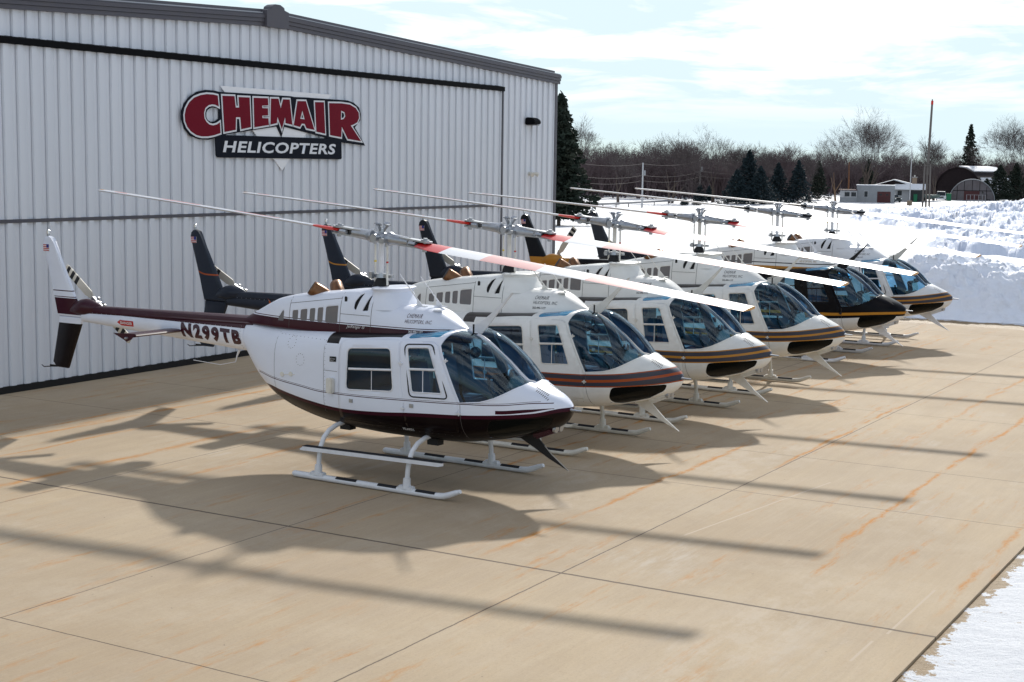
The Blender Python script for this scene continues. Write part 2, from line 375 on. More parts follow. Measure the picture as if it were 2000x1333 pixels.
for s in (-1, 1):
    part('windshield', bits['ws', s], ['glass'], solid=None, smooth=60)
    part('chin_window', bits['ch', s], ['chin'], smooth=60)
    part('skylight', bits['sk', s], ['skylight'], smooth=60)
    for nmn, wp, bar in (('rd', RW, [(0.065, 1.385), (0.73, 1.428)]), ('fd', FW, [(1.0, 1.462), (1.37, 1.482)])):
        d = part('door', bits[nmn, s], ['body', 'lining'], solid=0.02, smooth=50)
        part('window', bits[nmn + 'w', s], ['glass'], parent=d, smooth=60)
        b2 = bmesh.new(); outline(b2, wp, s, 0.010, off=0.002); 
        (a0, b0), (a1, b1) = bar
        tube(b2, [on_body(a0 + (a1 - a0) * t / 6, b0 + (b1 - b0) * t / 6, s, 0.004) for t in range(7)], 0.016, 6)
        if nmn == 'fd': tube(b2, [on_body(1.19, 1.20 + 0.27 * t / 3, s, 0.0) for t in range(4)], 0.006, 5)
        else: tube(b2, [on_body(0.42, 1.15 + 0.25 * t / 3, s, 0.0) for t in range(4)], 0.005, 5)
        part('window_frame', b2, ['frame'], parent=d)
        if nmn == 'fd':
            b2 = bmesh.new(); outline(b2, FS, s, 0.0085, off=0.0065); part('door_seal', b2, ['seal'], parent=d)
        b2 = bmesh.new(); hx, hz = ((0.18, 0.985), (0.88, 1.01))[nmn == 'fd'] if False else (((0.10, 0.99) if nmn == 'rd' else (1.03, 1.02)))
        p = on_body(hx, hz, s, 0.008); obox(b2, p, 0.055, 0.014, 0.045); obox(b2, p + Vector((0.0, s * 0.008, 0)), 0.03, 0.01, 0.012)
        part('door_handle', b2, ['metal'], parent=d)
    # hinges
    for hx, hz in ((0.865, 1.52), (0.905, 0.98), (1.50, 1.60), (1.70, 0.99)):
        b2 = bmesh.new(); p = on_body(hx, hz, s, 0.012); obox(b2, p, 0.055, 0.022, 0.016); tube(b2, [p + Vector((0, 0, -0.025)), p + Vector((0, 0, 0.025))], 0.009, 6)
        part('door_hinge', b2, ['frame'])
# windshield centre post and rims
b2 = bmesh.new()
pp = [(1.42, 1.925), (1.55, 1.868), (1.7, 1.765), (1.9, 1.605), (2.1, 1.455), (2.34, 1.325)]
pts = [Vector((x, 0, f_top(x) - f_groove(x) - 0.006)) for x in [1.42 + 0.0925 * i for i in range(11)]]
tube(b2, pts, 0.026, 8, flat=1.0); part('windshield_post', b2, ['frame'])
for s in (-1, 1):
    b2 = bmesh.new(); pl = [(1.39 + 0.31 * t / 8, 1.765 - 0.65 * t / 8) for t in range(9)]
    tube(b2, [on_body(a, b, s, 0.0) for a, b in pl], 0.011, 6); part('windshield_rim', b2, ['body'])
    b2 = bmesh.new(); pl = [(1.70, 1.115), (1.83, 1.128), (1.95, 1.14), (2.04, 1.166), (2.12, 1.195), (2.18, 1.226), (2.24, 1.26), (2.29, 1.296), (2.33, 1.325)]
    tube(b2, [on_body(a, b, s, 0.0) for a, b in pl], 0.009, 6); part('windshield_rim', b2, ['body'])
# engine and transmission cowling
XC = [-2.16, -1.9, -1.64, -1.45, -1.02, -0.54, -0.2, 0.12, 0.24, 0.36, 0.5, 0.85, 1.03, 1.14, 1.23, 1.31, 1.42]
c_top = spline(XC, [1.83, 1.95, 2.07, 2.142, 2.228, 2.280, 2.318, 2.325, 2.26, 2.18, 2.163, 2.158, 2.12, 2.06, 2.005, 1.955, 1.90])
c_w = spline(XC, [0.10, 0.19, 0.26, 0.31, 0.365, 0.395, 0.405, 0.41, 0.412, 0.415, 0.415, 0.395, 0.35, 0.31, 0.25, 0.18, 0.03])
c_n = spline(XC, [2.5, 3, 3.6, 4.2, 5, 5, 5, 5, 4.5, 4, 3.5, 3.0, 2.6, 2.5, 2.4, 2.3, 2.2])
def cowl_ring(x):
    out = []; zb = 1.74; zm = 1.80
    for k in range(72):
        th = 2 * math.pi * k / 72; c, s = math.cos(th), math.sin(th); n = c_n(x) if s > 0 else 4
        rr = (abs(c) ** n + abs(s) ** n) ** (-1 / n); y = c_w(x) * c * rr * (1.0 if s < 0 else 1 - 0.10 * s * rr)
        out.append((x, y, zm + ((c_top(x) - zm) if s > 0 else 0.06) * s * rr))
    return out
bm = bmesh.new(); xs = [-2.16 + 0.045 * i for i in range(int(3.40 / 0.045) + 1)] + [1.27, 1.30, 1.33, 1.36, 1.39, 1.42]
rg = loft_rings(bm, xs, cowl_ring); bm.faces.new(rg[0][::-1]); bm.faces.new(rg[-1]); recalc(bm)
GR = [[(-1.39, 1.86), (-1.265, 1.86), (-1.265, 1.995), (-1.30, 1.99)]]
for a, b in ((-1.11, -1.005), (-0.965, -0.845), (-0.805, -0.71), (-0.67, -0.575), (-0.535, -0.33)):
    za = 2.005 + 0.115 * (a + 1.11) / 0.78; zb = 2.005 + 0.115 * (b + 1.11) / 0.78; GR.append([(a, 1.893), (b, 1.893), (b, zb), (a, za)])
INT = [round_poly([(-0.045, 2.075), (0.035, 2.295), (-0.02, 2.27), (-0.075, 2.17), (-0.08, 2.10)], 0.02), [(0.06, 2.075), (0.145, 2.085), (0.165, 2.30)]]
NOTCH = round_poly([(-0.90, 2.29), (-0.86, 2.17), (-0.74, 2.13), (-0.62, 2.22), (-0.62, 2.32), (-0.90, 2.32)], 0.04)
sub = []
for s, cond in ((-1, NEAR), (1, FAR)):
    for g in GR: sub.append(('grille', inset_move(extract(bm, cut(bm, round_poly(g, 0.022, 3), cond)), -0.006), ['grille']))
    for g in INT: sub.append(('air_intake', inset_move(extract(bm, cut(bm, g, cond)), -0.02), ['seal']))
cow = part('cowling', bm, ['cowl', 'seal'], solid=0.012, smooth=40)
for n_, b_, k_ in sub: part(n_, b_, k_, parent=cow, smooth=60)
# panel seams, small scoops and fasteners of the cowling
def cowl_y(x, z):
    t = min(1, max(0, (z - 1.80) / (c_top(x) - 1.80))); n = c_n(x); return c_w(x) * max(0, 1 - t ** n) ** (1 / n) * (1 - 0.10 * t)
b2 = bmesh.new()
for s in (-1, 1):
    for x in (-1.16, -0.29, 0.20):
        tube(b2, [Vector((x, s * (cowl_y(x, z) + 0.0005), z)) for z in [1.78 + (c_top(x) - 0.03 - 1.78) * t / 8 for t in range(9)]], 0.0035, 4)
    tube(b2, [Vector((x, s * (cowl_y(x, 2.055 + (x + 1.16) * 0.135 + 0.04) + 0.0005), 2.095 + (x + 1.16) * 0.135)) for x in [-1.16 + 0.87 * t / 10 for t in range(11)]], 0.003, 4)
    tube(b2, [Vector((x, s * (cowl_y(x, 2.02) + 0.0005), 2.02)) for x in [-0.29 + 0.47 * t / 6 for t in range(7)]], 0.003, 4)
part('panel_seam', b2, ['seam'], parent=cow)
for s in (-1, 1):
    b2 = bmesh.new(); y = s * (cowl_y(-0.22, 2.19) + 0.001); prism(b2, round_poly([(-0.24, 2.15), (-0.20, 2.15), (-0.20, 2.24), (-0.24, 2.24)], 0.018), y, y + s * 0.003)
    recalc(b2); part('vent', b2, ['seal'], parent=cow)
# pylon fairing with flared rim round the mast
bm = bmesh.new(); prof = [(2.10, 0.62, 0.372), (2.15, 0.575, 0.362), (2.20, 0.525, 0.345), (2.26, 0.475, 0.325), (2.31, 0.445, 0.315), (2.333, 0.452, 0.325), (2.345, 0.475, 0.345), (2.362, 0.485, 0.350), (2.368, 0.47, 0.335), (2.366, 0.40, 0.20), (2.362, 0.30, 0.13)]
rings = []
for z, xf, wy in prof:
    ring = []
    for k in range(56):
        th = 2 * math.pi * k / 56; c, s_ = math.cos(th), math.sin(th); cx = 0.22; ax = (xf - cx) if c > 0 else 0.14
        ring.append(bm.verts.new((cx + ax * sgnp(c, 0.85), wy * sgnp(s_, 0.85), z if c > -0.2 or z < 2.3 else z - 0.0)))
    rings.append(ring)
for a, b in zip(rings, rings[1:]):
    for k in range(56): bm.faces.new((a[k], a[(k + 1) % 56], b[(k + 1) % 56], b[k]))
bm.faces.new(rings[-1]); recalc(bm); part('pylon_fairing', bm, ['cowl'], smooth=40)
# exhaust stacks
for s in (-1, 1):
    b2 = bmesh.new(); pts = []
    for t in range(7):
        u = t / 6; pts.append(Vector((-0.70 - 0.14 * u - 0.03 * u * u, s * (0.10 + 0.13 * u + 0.02 * u * u), 2.14 + 0.17 * u)))
    rr = tube(b2, pts, [0.085, 0.09, 0.094, 0.094, 0.09, 0.086, 0.083], 18, caps=False, flat=1.12)
    tube(b2, [pts[6], pts[5] * 0.6 + pts[6] * 0.4, pts[3]], [0.079, 0.074, 0.06], 18, caps=True, flat=1.12, mi=1)
    for k in range(18): pass
    part('exhaust_stack', b2, ['bronze', 'seal'], solid=0.006)
# tail boom
bm = bmesh.new()
def boom_ring(x):
    t = (x + 2.10) / (-5.34 + 2.10); r = 0.225 * (1 - t) + 0.082 * t; zc = 1.592 * (1 - t) + 1.622 * t
    return [(x, r * 0.95 * math.cos(2 * math.pi * k / 32), zc + r * math.sin(2 * math.pi * k / 32)) for k in range(32)]
rg = loft_rings(bm, [-2.08 - 0.109 * i for i in range(31)], boom_ring); bm.faces.new(rg[0][::-1]); bm.faces.new(rg[-1]); recalc(bm)
boomi = part('tail_boom', bm, ['tail'])
b2 = bmesh.new()
for i in range(46):
    x = -2.16 - 0.0
for k in range(10):
    zz = 1.42 + 0.033 * k; y = 0.2137 * math.sqrt(max(0, 1 - ((zz - 1.592) / 0.225) ** 2))
    for s in (-1, 1): obox(b2, (-2.135, s * (y + 0.001), zz), 0.008, 0.004, 0.008)
for k in range(30):
    x = -2.3 - 0.1 * k; t = (x + 2.10) / -3.24; r = 0.225 * (1 - t) + 0.082 * t
    for s in (-1, 1): obox(b2, (x, s * r * 0.90, 1.70 - 0.01 * t), 0.009, 0.006, 0.009)
part('rivet', b2, ['metal'], parent=boomi)
bm = bmesh.new()
def cover_ring(x):
    t = (x + 2.05) / (-3.2); w_ = 0.125 * (1 - t) + 0.075 * t; zb = 1.715 * (1 - t) + 1.655 * t; zt = 1.845 * (1 - t) + 1.785 * t; o = []
    for k in range(20):
        th = 2 * math.pi * k / 20; c, s = math.cos(th), math.sin(th); n = 3.2; rr = (abs(c) ** n + abs(s) ** n) ** (-1 / n)
        o.append((x, (w_ + (0.045 * (1 - t) if s < 0 else 0)) * c * rr, (zb + zt) / 2 + (zt - zb) / 2 * s * rr))
    return o
rg = loft_rings(bm, [-1.95 - 0.11 * i for i in range(31)], cover_ring); bm.faces.new(rg[0][::-1]); bm.faces.new(rg[-1]); recalc(bm)
part('driveshaft_cover', bm, ['cover'])
bm = bmesh.new(); prof = [(-4.98, 0.03), (-5.08, 0.075), (-5.18, 0.105), (-5.28, 0.125), (-5.38, 0.125), (-5.48, 0.10), (-5.58, 0.07), (-5.7, 0.055), (-5.82, 0.045), (-5.91, 0.008)]
tube(bm, [(x, 0.0, 1.735 + 0.02 * (x > -5.5) - 0.09 * max(0, (-5.3 - x) / 0.6)) for x, r in prof], [r for x, r in prof], 20); recalc(bm); part('tail_gearbox_cover', bm, ['cover'])
def airfoil_plate(bm, poly, th, axes=(0, 2), mid=0.0):
    """plate with softened edges: outline, then a slightly inset face each side"""
    c = Vector((sum(p[0] for p in poly) / len(poly), sum(p[1] for p in poly) / len(poly)))
    k = 3 - axes[0] - axes[1]
    def P(p, t):
        v = [0, 0, 0]; v[axes[0]] = p[0]; v[axes[1]] = p[1]; v[k] = mid + t; return v
    loops = []
    for sc_, t in ((1.0, 0.0), (0.985, th * 0.32), (0.93, th * 0.5)):
        for sg in ((1,) if t == 0 else (1, -1)):
            loops.append([bm.verts.new(P(((p[0] - c.x) * (sc_ if sc_ > 0.98 else 0.80) + c.x, (p[1] - c.y) * (1 - (1 - sc_) * 0.5) + c.y), t * sg)) for p in poly])
    mid_, a1, b1, a2, b2_ = loops
    n = len(poly)
    for A, B in ((mid_, a1), (a1, a2)):
        for i in range(n): bm.faces.new((A[i], A[(i + 1) % n], B[(i + 1) % n], B[i]))
    for A, B in ((mid_, b1), (b1, b2_)):
        for i in range(n): bm.faces.new((A[(i + 1) % n], A[i], B[i], B[(i + 1) % n]))
    bm.faces.new(a2); bm.faces.new(b2_[::-1]); recalc(bm)
bm = bmesh.new()
airfoil_plate(bm, [(-5.84, 1.60), (-5.365, 1.60), (-5.49, 1.86), (-5.60, 2.08), (-5.94, 2.70), (-5.975, 2.745), (-6.03, 2.765), (-6.09, 2.755), (-6.135, 2.715), (-6.15, 2.65), (-6.10, 2.47)], 0.075, mid=-0.03)
airfoil_plate(bm, [(-5.84, 1.60), (-5.365, 1.60), (-5.37, 1.54), (-5.69, 0.83), (-5.92, 0.835), (-5.99, 0.91), (-5.845, 1.50)], 0.07, mid=-0.03)
fin = part('tail_fin', bm, ['fin'], smooth=25)
b2 = bmesh.new(); box(b2, -6.12, -6.0, -0.075, -0.068, 2.545, 2.645, 0)
for i in range(4): box(b2, -6.12, -6.0, -0.077, -0.075, 2.549 + i * 0.0265, 2.562 + i * 0.0265, 1)
box(b2, -6.05, -6.0, -0.079, -0.077, 2.595, 2.645, 2); part('flag_decal', b2, ['flagw', 'flagr', 'flagb'], parent=fin, smooth=0)
b2 = bmesh.new(); tube(b2, [(-6.06, -0.03, 2.75), (-6.06, -0.03, 2.80)], 0.022, 10); tube(b2, [(-6.06, -0.03, 2.80), (-6.06, -0.03, 2.845), (-6.06, -0.03, 2.855)], [0.026, 0.026, 0.015], 10, mi=1)
part('beacon', b2, ['metal', 'beacon'])
b2 = bmesh.new(); tube(b2, [(-5.80, -0.03, 0.85), (-6.05, -0.03, 0.83), (-6.22, -0.03, 0.81), (-6.27, -0.03, 0.835)], [0.011, 0.009, 0.008, 0.006], 6); obox(b2, (-6.02, -0.03, 0.845), 0.12, 0.02, 0.025); part('tail_skid', b2, ['seal'])
# horizontal stabiliser
bm = bmesh.new()
for s in (-1, 1):
    rings = []
    for j in range(9):
        y = s * (0.10 + 0.88 * j / 8); t = j / 8; xl = -3.24 - 0.02 * t; ch = 0.42 - 0.02 * t; ring = []
        for k in range(16):
            th = 2 * math.pi * k / 16; c, s_ = math.cos(th), math.sin(th)
            ring.append(bm.verts.new((xl - ch * (0.5 - 0.5 * c), y, 1.572 + 0.036 * s_ * (0.35 + 0.65 * (0.5 + 0.5 * c)) ** 1 + (-0.5 + 0.5 * c) * 0.01)))
        rings.append(ring)
    for a, b in zip(rings, rings[1:]):
        for k in range(16): bm.faces.new((a[k], a[(k + 1) % 16], b[(k + 1) % 16], b[k]))
    bm.faces.new(rings[0]); bm.faces.new(rings[-1])
    prism(bm, [(-3.69, 1.585), (-3.27, 1.60), (-3.35, 1.52), (-3.43, 1.485)], s * 0.981, s * 0.993)
recalc(bm); stab = part('stabilizer', bm, ['stab'], smooth=30)
b2 = bmesh.new()
for s in (-1, 1): tube(b2, [(-3.42, s * 0.99, 1.535), (-3.42, s * 1.03, 1.535), (-3.42, s * 1.045, 1.535)], [0.016, 0.016, 0.008], 8)
part('position_light', b2, ['metal'], parent=stab)
# wire antenna below the boom
b2 = bmesh.new(); tube(b2, [(-2.32, -0.02, 1.37), (-2.36, -0.03, 1.27), (-2.38, -0.03, 1.20)], [0.02, 0.010, 0.004], 6); tube(b2, [(-2.38, -0.03, 1.20), (-2.50, -0.2, 1.17), (-2.85, -0.35, 1.22)], 0.004, 4); part('antenna', b2, ['frame'])
# skid gear
for s in (-1, 1):
    b2 = bmesh.new()
    pts = [(-0.595, s * 0.93, 0.048), (-0.57, s * 0.93, 0.046)] + [(-0.5 + 0.21 * i, s * 0.93, 0.045) for i in range(11)] + [(1.70, s * 0.93, 0.055), (1.78, s * 0.93, 0.082), (1.86, s * 0.93, 0.115), (1.925, s * 0.93, 0.138)]
    tube(b2, pts, [0.026, 0.038] + [0.039] * 11 + [0.039, 0.037, 0.033, 0.024], 14)
    sk = part('skid', b2, ['gear'])
    for a, b in ((0.10, 0.42), (0.74, 1.02), (1.30, 1.58)):
        b2 = bmesh.new(); rr = []
        for t in range(2):
            rr.append([b2.verts.new(((a, b)[t], s * 0.93 + 0.0415 * math.sin(q), 0.045 + 0.0415 * math.cos(q))) for q in [R(-65 + 13 * i) for i in range(11)]])
        for i in range(10): b2.faces.new((rr[0][i], rr[0][i + 1], rr[1][i + 1], rr[1][i]))
        part('anti_slip_strip', b2, ['tape'], parent=sk)
    for x in (-0.2, 1.15):
        b2 = bmesh.new(); obox(b2, (x, s * 0.93, 0.085), 0.20, 0.075, 0.035); tube(b2, [(x, s * 0.925, 0.07), (x, s * 0.918, 0.20)], [0.052, 0.044], 12)
        for q in (-0.08, -0.055, 0.055, 0.08): obox(b2, (x + q, s * 0.93, 0.107), 0.012, 0.05, 0.012)
        part('skid_saddle', b2, ['gear'], parent=sk)
    b2 = bmesh.new(); prism(b2, [(-0.43, 0.385), (-0.42, 0.368), (1.66, 0.408), (1.72, 0.425), (1.72, 0.455), (-0.38, 0.418)], s * 0.985, s * 1.005)
    v = box(b2, -0.40, 1.71, min(s * 0.90, s * 1.004), max(s * 0.90, s * 1.004), 0.4205, 0.4225, 1)
    for q in v: q.co.z += 0.036 * (q.co.x + 0.4) / 2.11
    recalc(b2); part('step', b2, ['gear', 'tape'])
for x in (-0.2, 1.15):
    b2 = bmesh.new(); h = [(-0.918, 0.16), (-0.905, 0.30), (-0.875, 0.42), (-0.815, 0.525), (-0.71, 0.60), (-0.56, 0.645), (-0.35, 0.665), (0, 0.67)]
    h = h + [(-a, b) for a, b in h[-2::-1]]; tube(b2, [(x, a, b - (0.02 if x > 0 else -0.0)) for a, b in h], 0.030, 12); part('cross_tube', b2, ['gear'])
for x in (-0.2, 1.15):
    for s in (-1, 1): b2 = bmesh.new(); obox(b2, (x, s * 0.34, 0.61 if x < 0 else 0.565), 0.16, 0.12, 0.10); part('gear_fitting', b2, ['seal'])
# wire cutters
b2 = bmesh.new(); prism(b2, [(2.12, 0.68), (2.36, 0.735), (2.43, 0.66), (2.60, 0.50), (2.83, 0.335), (2.56, 0.455), (2.36, 0.56)], -0.012, 0.012); recalc(b2); part('wire_cutter', b2, ['cutter'])
b2 = bmesh.new(); prism(b2, [(1.38, 1.91), (1.58, 1.87), (1.66, 1.95), (1.80, 2.12), (2.02, 2.385), (1.995, 2.378), (1.74, 2.14), (1.56, 2.0), (1.42, 1.95)], -0.012, 0.012)
tube(b2, [(1.40, 0.0, 1.96), (1.68, 0, 2.06)], 0.006, 5); recalc(b2); part('wire_cutter', b2, ['cutter_top'])
b2 = bmesh.new(); tube(b2, [(1.53, -0.10, 1.88), (1.53, -0.10, 1.99)], 0.011, 6); obox(b2, (1.53, -0.10, 1.875), 0.10, 0.03, 0.012); part('antenna', b2, ['seal'])
for (bx, by, tx, tz) in ((0.74, -0.10, 0.42, 2.54), (0.92, 0.06, 0.62, 2.51)):
    b2 = bmesh.new(); prism(b2, [(bx - 0.06, 2.15), (bx + 0.05, 2.15), (bx - 0.015, 2.22), (tx + 0.005, tz), (tx - 0.003, tz), (bx - 0.048, 2.23)], by - 0.004, by + 0.004)
    obox(b2, (bx + 0.01, by, 2.158), 0.17, 0.05, 0.012); recalc(b2); part('antenna', b2, ['gear'])
b2 = bmesh.new(); tube(b2, [(1.02, -0.12, 2.118), (1.02, -0.12, 2.136)], [0.065, 0.05], 16); part('antenna', b2, ['gear'])
b2 = bmesh.new(); tube(b2, [(2.82, -0.03, 1.075), (2.90, -0.03, 1.068), (3.00, -0.03, 1.068)], [0.022, 0.014, 0.010], 8); part('pitot_tube', b2, ['metal'])
b2 = bmesh.new(); obox(b2, (2.52, 0, 0.79), 0.30, 0.24, 0.13, (0, R(-22), 0)); bmesh.ops.bevel(b2, geom=b2.edges[:], offset=0.03, segments=2, affect='EDGES'); ll = part('landing_light', b2, ['belly'])
b2 = bmesh.new(); tube(b2, [(2.655, -0.05, 0.83), (2.69, -0.05, 0.825)], [0.05, 0.045], 14); tube(b2, [(2.655, 0.06, 0.83), (2.69, 0.06, 0.825)], [0.05, 0.045], 14); part('lens', b2, ['metal'], parent=ll)
# nose louvres, small bits on the side
b2 = bmesh.new()
for s in (-1, 1):
    for row in range(2):
        for k in range(8):
            x = 2.47 + 0.022 * k + row * 0.03; yv = s * (0.155 + row * 0.055)
            t = max(0, 1 - (abs(yv) / f_w(x)) ** f_nt(x)) ** (1 / f_nt(x)); z = f_zm(x) + (f_top(x) - f_zm(x)) * t
            obox(b2, (x, yv, z + 0.0005), 0.007, 0.035, 0.004, (s * -0.35, 0.25, 0))
part('louvre', b2, ['seal'])
b2 = bmesh.new()
p = on_body(-0.22, 1.15, -1, 0.03); obox(b2, p, 0.10, 0.07, 0.19); bmesh.ops.bevel(b2, geom=b2.edges[:], offset=0.012, segments=2, affect='EDGES'); part('service_box', b2, ['crm'])
b2 = bmesh.new()
for x, z in ((-0.95, 1.22), (-1.12, 1.20)):
    for s in (-1,):
        p = on_body(x, z, s, 0.004); tube(b2, [p, p + Vector((0, s * 0.012, 0))], 0.03, 12)
p = on_body(-1.12, 1.2, -1, 0.02); tube(b2, [p, p + Vector((0.24, -0.03, 0.02))], 0.004, 4)
part('tie_down_fitting', b2, ['crm'])
# ring of rivets round two access covers
b2 = bmesh.new()
for x0, z0 in ((-0.98, 1.62), (-0.78, 1.42)):
    for k in range(12):
        th = 2 * math.pi * k / 12; x = x0 + 0.075 * math.cos(th); z = z0 + 0.075 * math.sin(th)
        obox(b2, on_body(x, z, -1, 0.001), 0.007, 0.005, 0.007)
for z in [0.8 + 0.05 * k for k in range(18)]: obox(b2, on_body(-0.34, z, -1, 0.001), 0.005, 0.004, 0.005)
part('rivet', b2, ['seam'])
for s in (-1, 1):
    b2 = bmesh.new()
    for xa, za, xb, zb in ((-0.36, 0.64, -0.36, 1.70), (1.73, 0.60, 1.71, 1.10), (-1.30, 0.86, -1.30, 1.72), (-0.36, 1.33, -0.13, 1.33)):
        tube(b2, [on_body(xa + (xb - xa) * t / 12, za + (zb - za) * t / 12, s, 0.0006) for t in range(13)], 0.0026, 4)
    for k in range(34):
        x = -1.25 + 0.09 * k; obox(b2, on_body(x, 0.70 + 0.06 * max(0, -x), s, 0.001), 0.006, 0.005, 0.006)
        if k < 12: obox(b2, on_body(-1.25 + 0.078 * k, 1.70, s, 0.001), 0.006, 0.005, 0.006)
    part('panel_seam', b2, ['seam'])
# cabin interior
b2 = bmesh.new(); box(b2, -0.30, 2.0, -0.40, 0.40, 0.70, 0.72); box(b2, -0.33, -0.30, -0.50, 0.50, 0.72, 1.70); part('cabin_floor', b2, ['lining'])
for s in (-1, 1):
    b2 = bmesh.new(); c = s * 0.31
    obox(b2, (1.12, c, 0.90), 0.46, 0.40, 0.30); obox(b2, (0.86, c, 1.22), 0.10, 0.42, 0.60, (0, R(-9), 0)); obox(b2, (0.80, c, 1.62), 0.07, 0.20, 0.14, (0, R(-6), 0))
    bmesh.ops.bevel(b2, geom=b2.edges[:], offset=0.03, segments=2, affect='EDGES'); part('seat', b2, ['seat'])
b2 = bmesh.new(); obox(b2, (0.05, 0, 0.90), 0.5, 1.08, 0.30); obox(b2, (-0.22, 0, 1.28), 0.10, 1.06, 0.64, (0, R(-8), 0)); bmesh.ops.bevel(b2, geom=b2.edges[:], offset=0.03, segments=2, affect='EDGES'); part('seat', b2, ['seat'])
b2 = bmesh.new(); obox(b2, (0.72, 0.0, 1.28), 0.16, 0.20, 1.12); obox(b2, (0.74, 0.50, 1.3), 0.05, 0.10, 1.1); obox(b2, (0.74, -0.52, 1.55), 0.035, 0.06, 0.5); part('control_tunnel', b2, ['trim'])
b2 = bmesh.new(); obox(b2, (1.98, 0.03, 0.95), 0.34, 0.24, 0.50); obox(b2, (1.96, 0.03, 1.31), 0.10, 0.56, 0.24, (0, R(-14), 0)); obox(b2, (1.55, 0.02, 0.86), 0.6, 0.16, 0.26)
bmesh.ops.bevel(b2, geom=b2.edges[:], offset=0.02, segments=2, affect='EDGES'); ip = part('instrument_panel', b2, ['panel'])
b2 = bmesh.new()
for yy in (-0.16, -0.05, 0.06, 0.17, 0.26):
    for zz in (1.25, 1.36):
        tube(b2, [(1.935 + 0.25 * (1.31 - zz) * -1 * 0 - 0.02, yy, zz), (1.90, yy, zz)], 0.042, 12)
for yy in (-0.1, 0.1): tube(b2, [(2.02, yy, 1.43), (2.06, yy, 1.44)], 0.05, 10)
part('gauge', b2, ['chrome'], parent=ip)
for s in (-1, 1):
    b2 = bmesh.new(); tube(b2, [(1.62, s * 0.31, 0.74), (1.60, s * 0.31, 1.0), (1.50, s * 0.31, 1.16), (1.49, s * 0.31, 1.28)], [0.014, 0.014, 0.016, 0.022], 8); part('control_stick', b2, ['seal'])
b2 = bmesh.new()
for (y, x, z) in ((-0.28, 1.52, 1.70), (-0.16, 1.60, 1.66)):
    bmesh.ops.create_uvsphere(b2, u_segments=14, v_segments=8, radius=0.07, matrix=Matrix.Translation((x, y, z)))
    tube(b2, [(x, y, z), (x - 0.05, y, z + 0.17)], 0.006, 5)
part('headset', b2, ['panel'])
b2 = bmesh.new(); obox(b2, (1.80, -0.36, 0.80), 0.26, 0.16, 0.06, (0, R(-20), R(10))); obox(b2, (1.66, -0.40, 0.84), 0.12, 0.08, 0.04, (0.2, 0, 0)); part('clipboard', b2, ['trim'])
# mast, swashplate, links
b2 = bmesh.new(); tube(b2, [(0.06, 0, 2.34), (0.06, 0, 2.90)], 0.031, 16); part('mast', b2, ['gear'])
b2 = bmesh.new(); tube(b2, [(0.06, 0, 2.36), (0.06, 0, 2.40), (0.06, 0, 2.45), (0.06, 0, 2.47)], [0.10, 0.095, 0.07, 0.05], 16, mi=1); tube(b2, [(0.06, 0, 2.47), (0.06, 0, 2.52)], [0.075, 0.07], 14)
obox(b2, (0.06, 0, 2.49), 0.36, 0.05, 0.04); obox(b2, (-0.05, -0.06, 2.50), 0.05, 0.05, 0.08); part('swashplate', b2, ['metal', 'seal'])
for sx in (-1, 1):
    b2 = bmesh.new(); x = 0.06 + sx * 0.132; tube(b2, [(x, sx * -0.05, 2.38), (x, sx * -0.05, 2.88)], 0.013, 8); tube(b2, [(x, sx * -0.05, 2.66), (x, sx * -0.05, 2.68)], 0.016, 8, mi=1)
    part('pitch_link', b2, ['crm', 'red' if sx > 0 else 'yellow'])
# rotor hub in its own frame (blade along x, flaps about y)
b2 = bmesh.new()
bmesh.ops.create_uvsphere(b2, u_segments=20, v_segments=12, radius=0.085, matrix=Matrix.Diagonal((1.1, 1.1, 0.9, 1)))
tube(b2, [(0, -0.17, 0), (0, 0.17, 0)], [0.05, 0.05], 12); tube(b2, [(-0.3, 0, 0), (-0.1, 0, 0), (0.1, 0, 0), (0.3, 0, 0)], [0.045, 0.06, 0.06, 0.045], 12)
tube(b2, [(0, 0, 0.02), (0, 0, 0.11)], [0.05, 0.04], 12)
for s in (-1, 1):
    tube(b2, [(0, s * 0.03, 0.08), (0.0, s * 0.05, 0.14), (0, s * 0.10, 0.175)], 0.016, 6); obox(b2, (0.0, s * 0.085, 0.17), 0.07, 0.05, 0.018, (s * 0.5, 0, 0))
    tube(b2, [(s * 0.03, 0, 0.08), (s * 0.06, 0, 0.13), (s * 0.09, 0, 0.16)], 0.014, 6); obox(b2, (s * 0.085, 0, 0.165), 0.05, 0.06, 0.016)
    tube(b2, [(s * 0.12, 0, 0), (s * 0.15, 0, 0), (s * 0.17, 0, 0), (s * 0.22, 0, 0), (s * 0.44, 0, 0)], [0.088, 0.088, 0.076, 0.068, 0.06], 16)
    for zz in (0.042, -0.042): prism(b2, round_poly([(s * 0.30, -0.05), (s * 0.74, -0.075), (s * 0.78, 0.0), (s * 0.74, 0.075), (s * 0.30, 0.05)], 0.02), zz - 0.010, zz + 0.010, (0, 1))
    for yy in (0.0,): tube(b2, [(s * 0.68, yy, -0.085), (s * 0.68, yy, 0.085)], 0.028, 10); tube(b2, [(s * 0.68, yy, 0.05), (s * 0.68, yy, 0.066)], 0.055, 12)
    tube(b2, [(s * 0.50, -0.085, 0.0), (s * 0.60, -0.085, 0)], 0.026, 10); tube(b2, [(s * 0.13, -s * 0.05, -0.10), (s * 0.13, -s * 0.05, 0.0)], 0.022, 8)
    obox(b2, (s * 0.13, -s * 0.11, -0.02), 0.07, 0.12, 0.05)
recalc(b2); HUB = part('rotor_hub', b2, ['metal'], mtx='hub')
bm = bmesh.new(); rings = []
st = [0.50, 0.60, 0.72, 0.85, 1.05, 1.4] + [1.4 + 0.36 * i for i in range(1, 11)] + [5.03, 5.07]
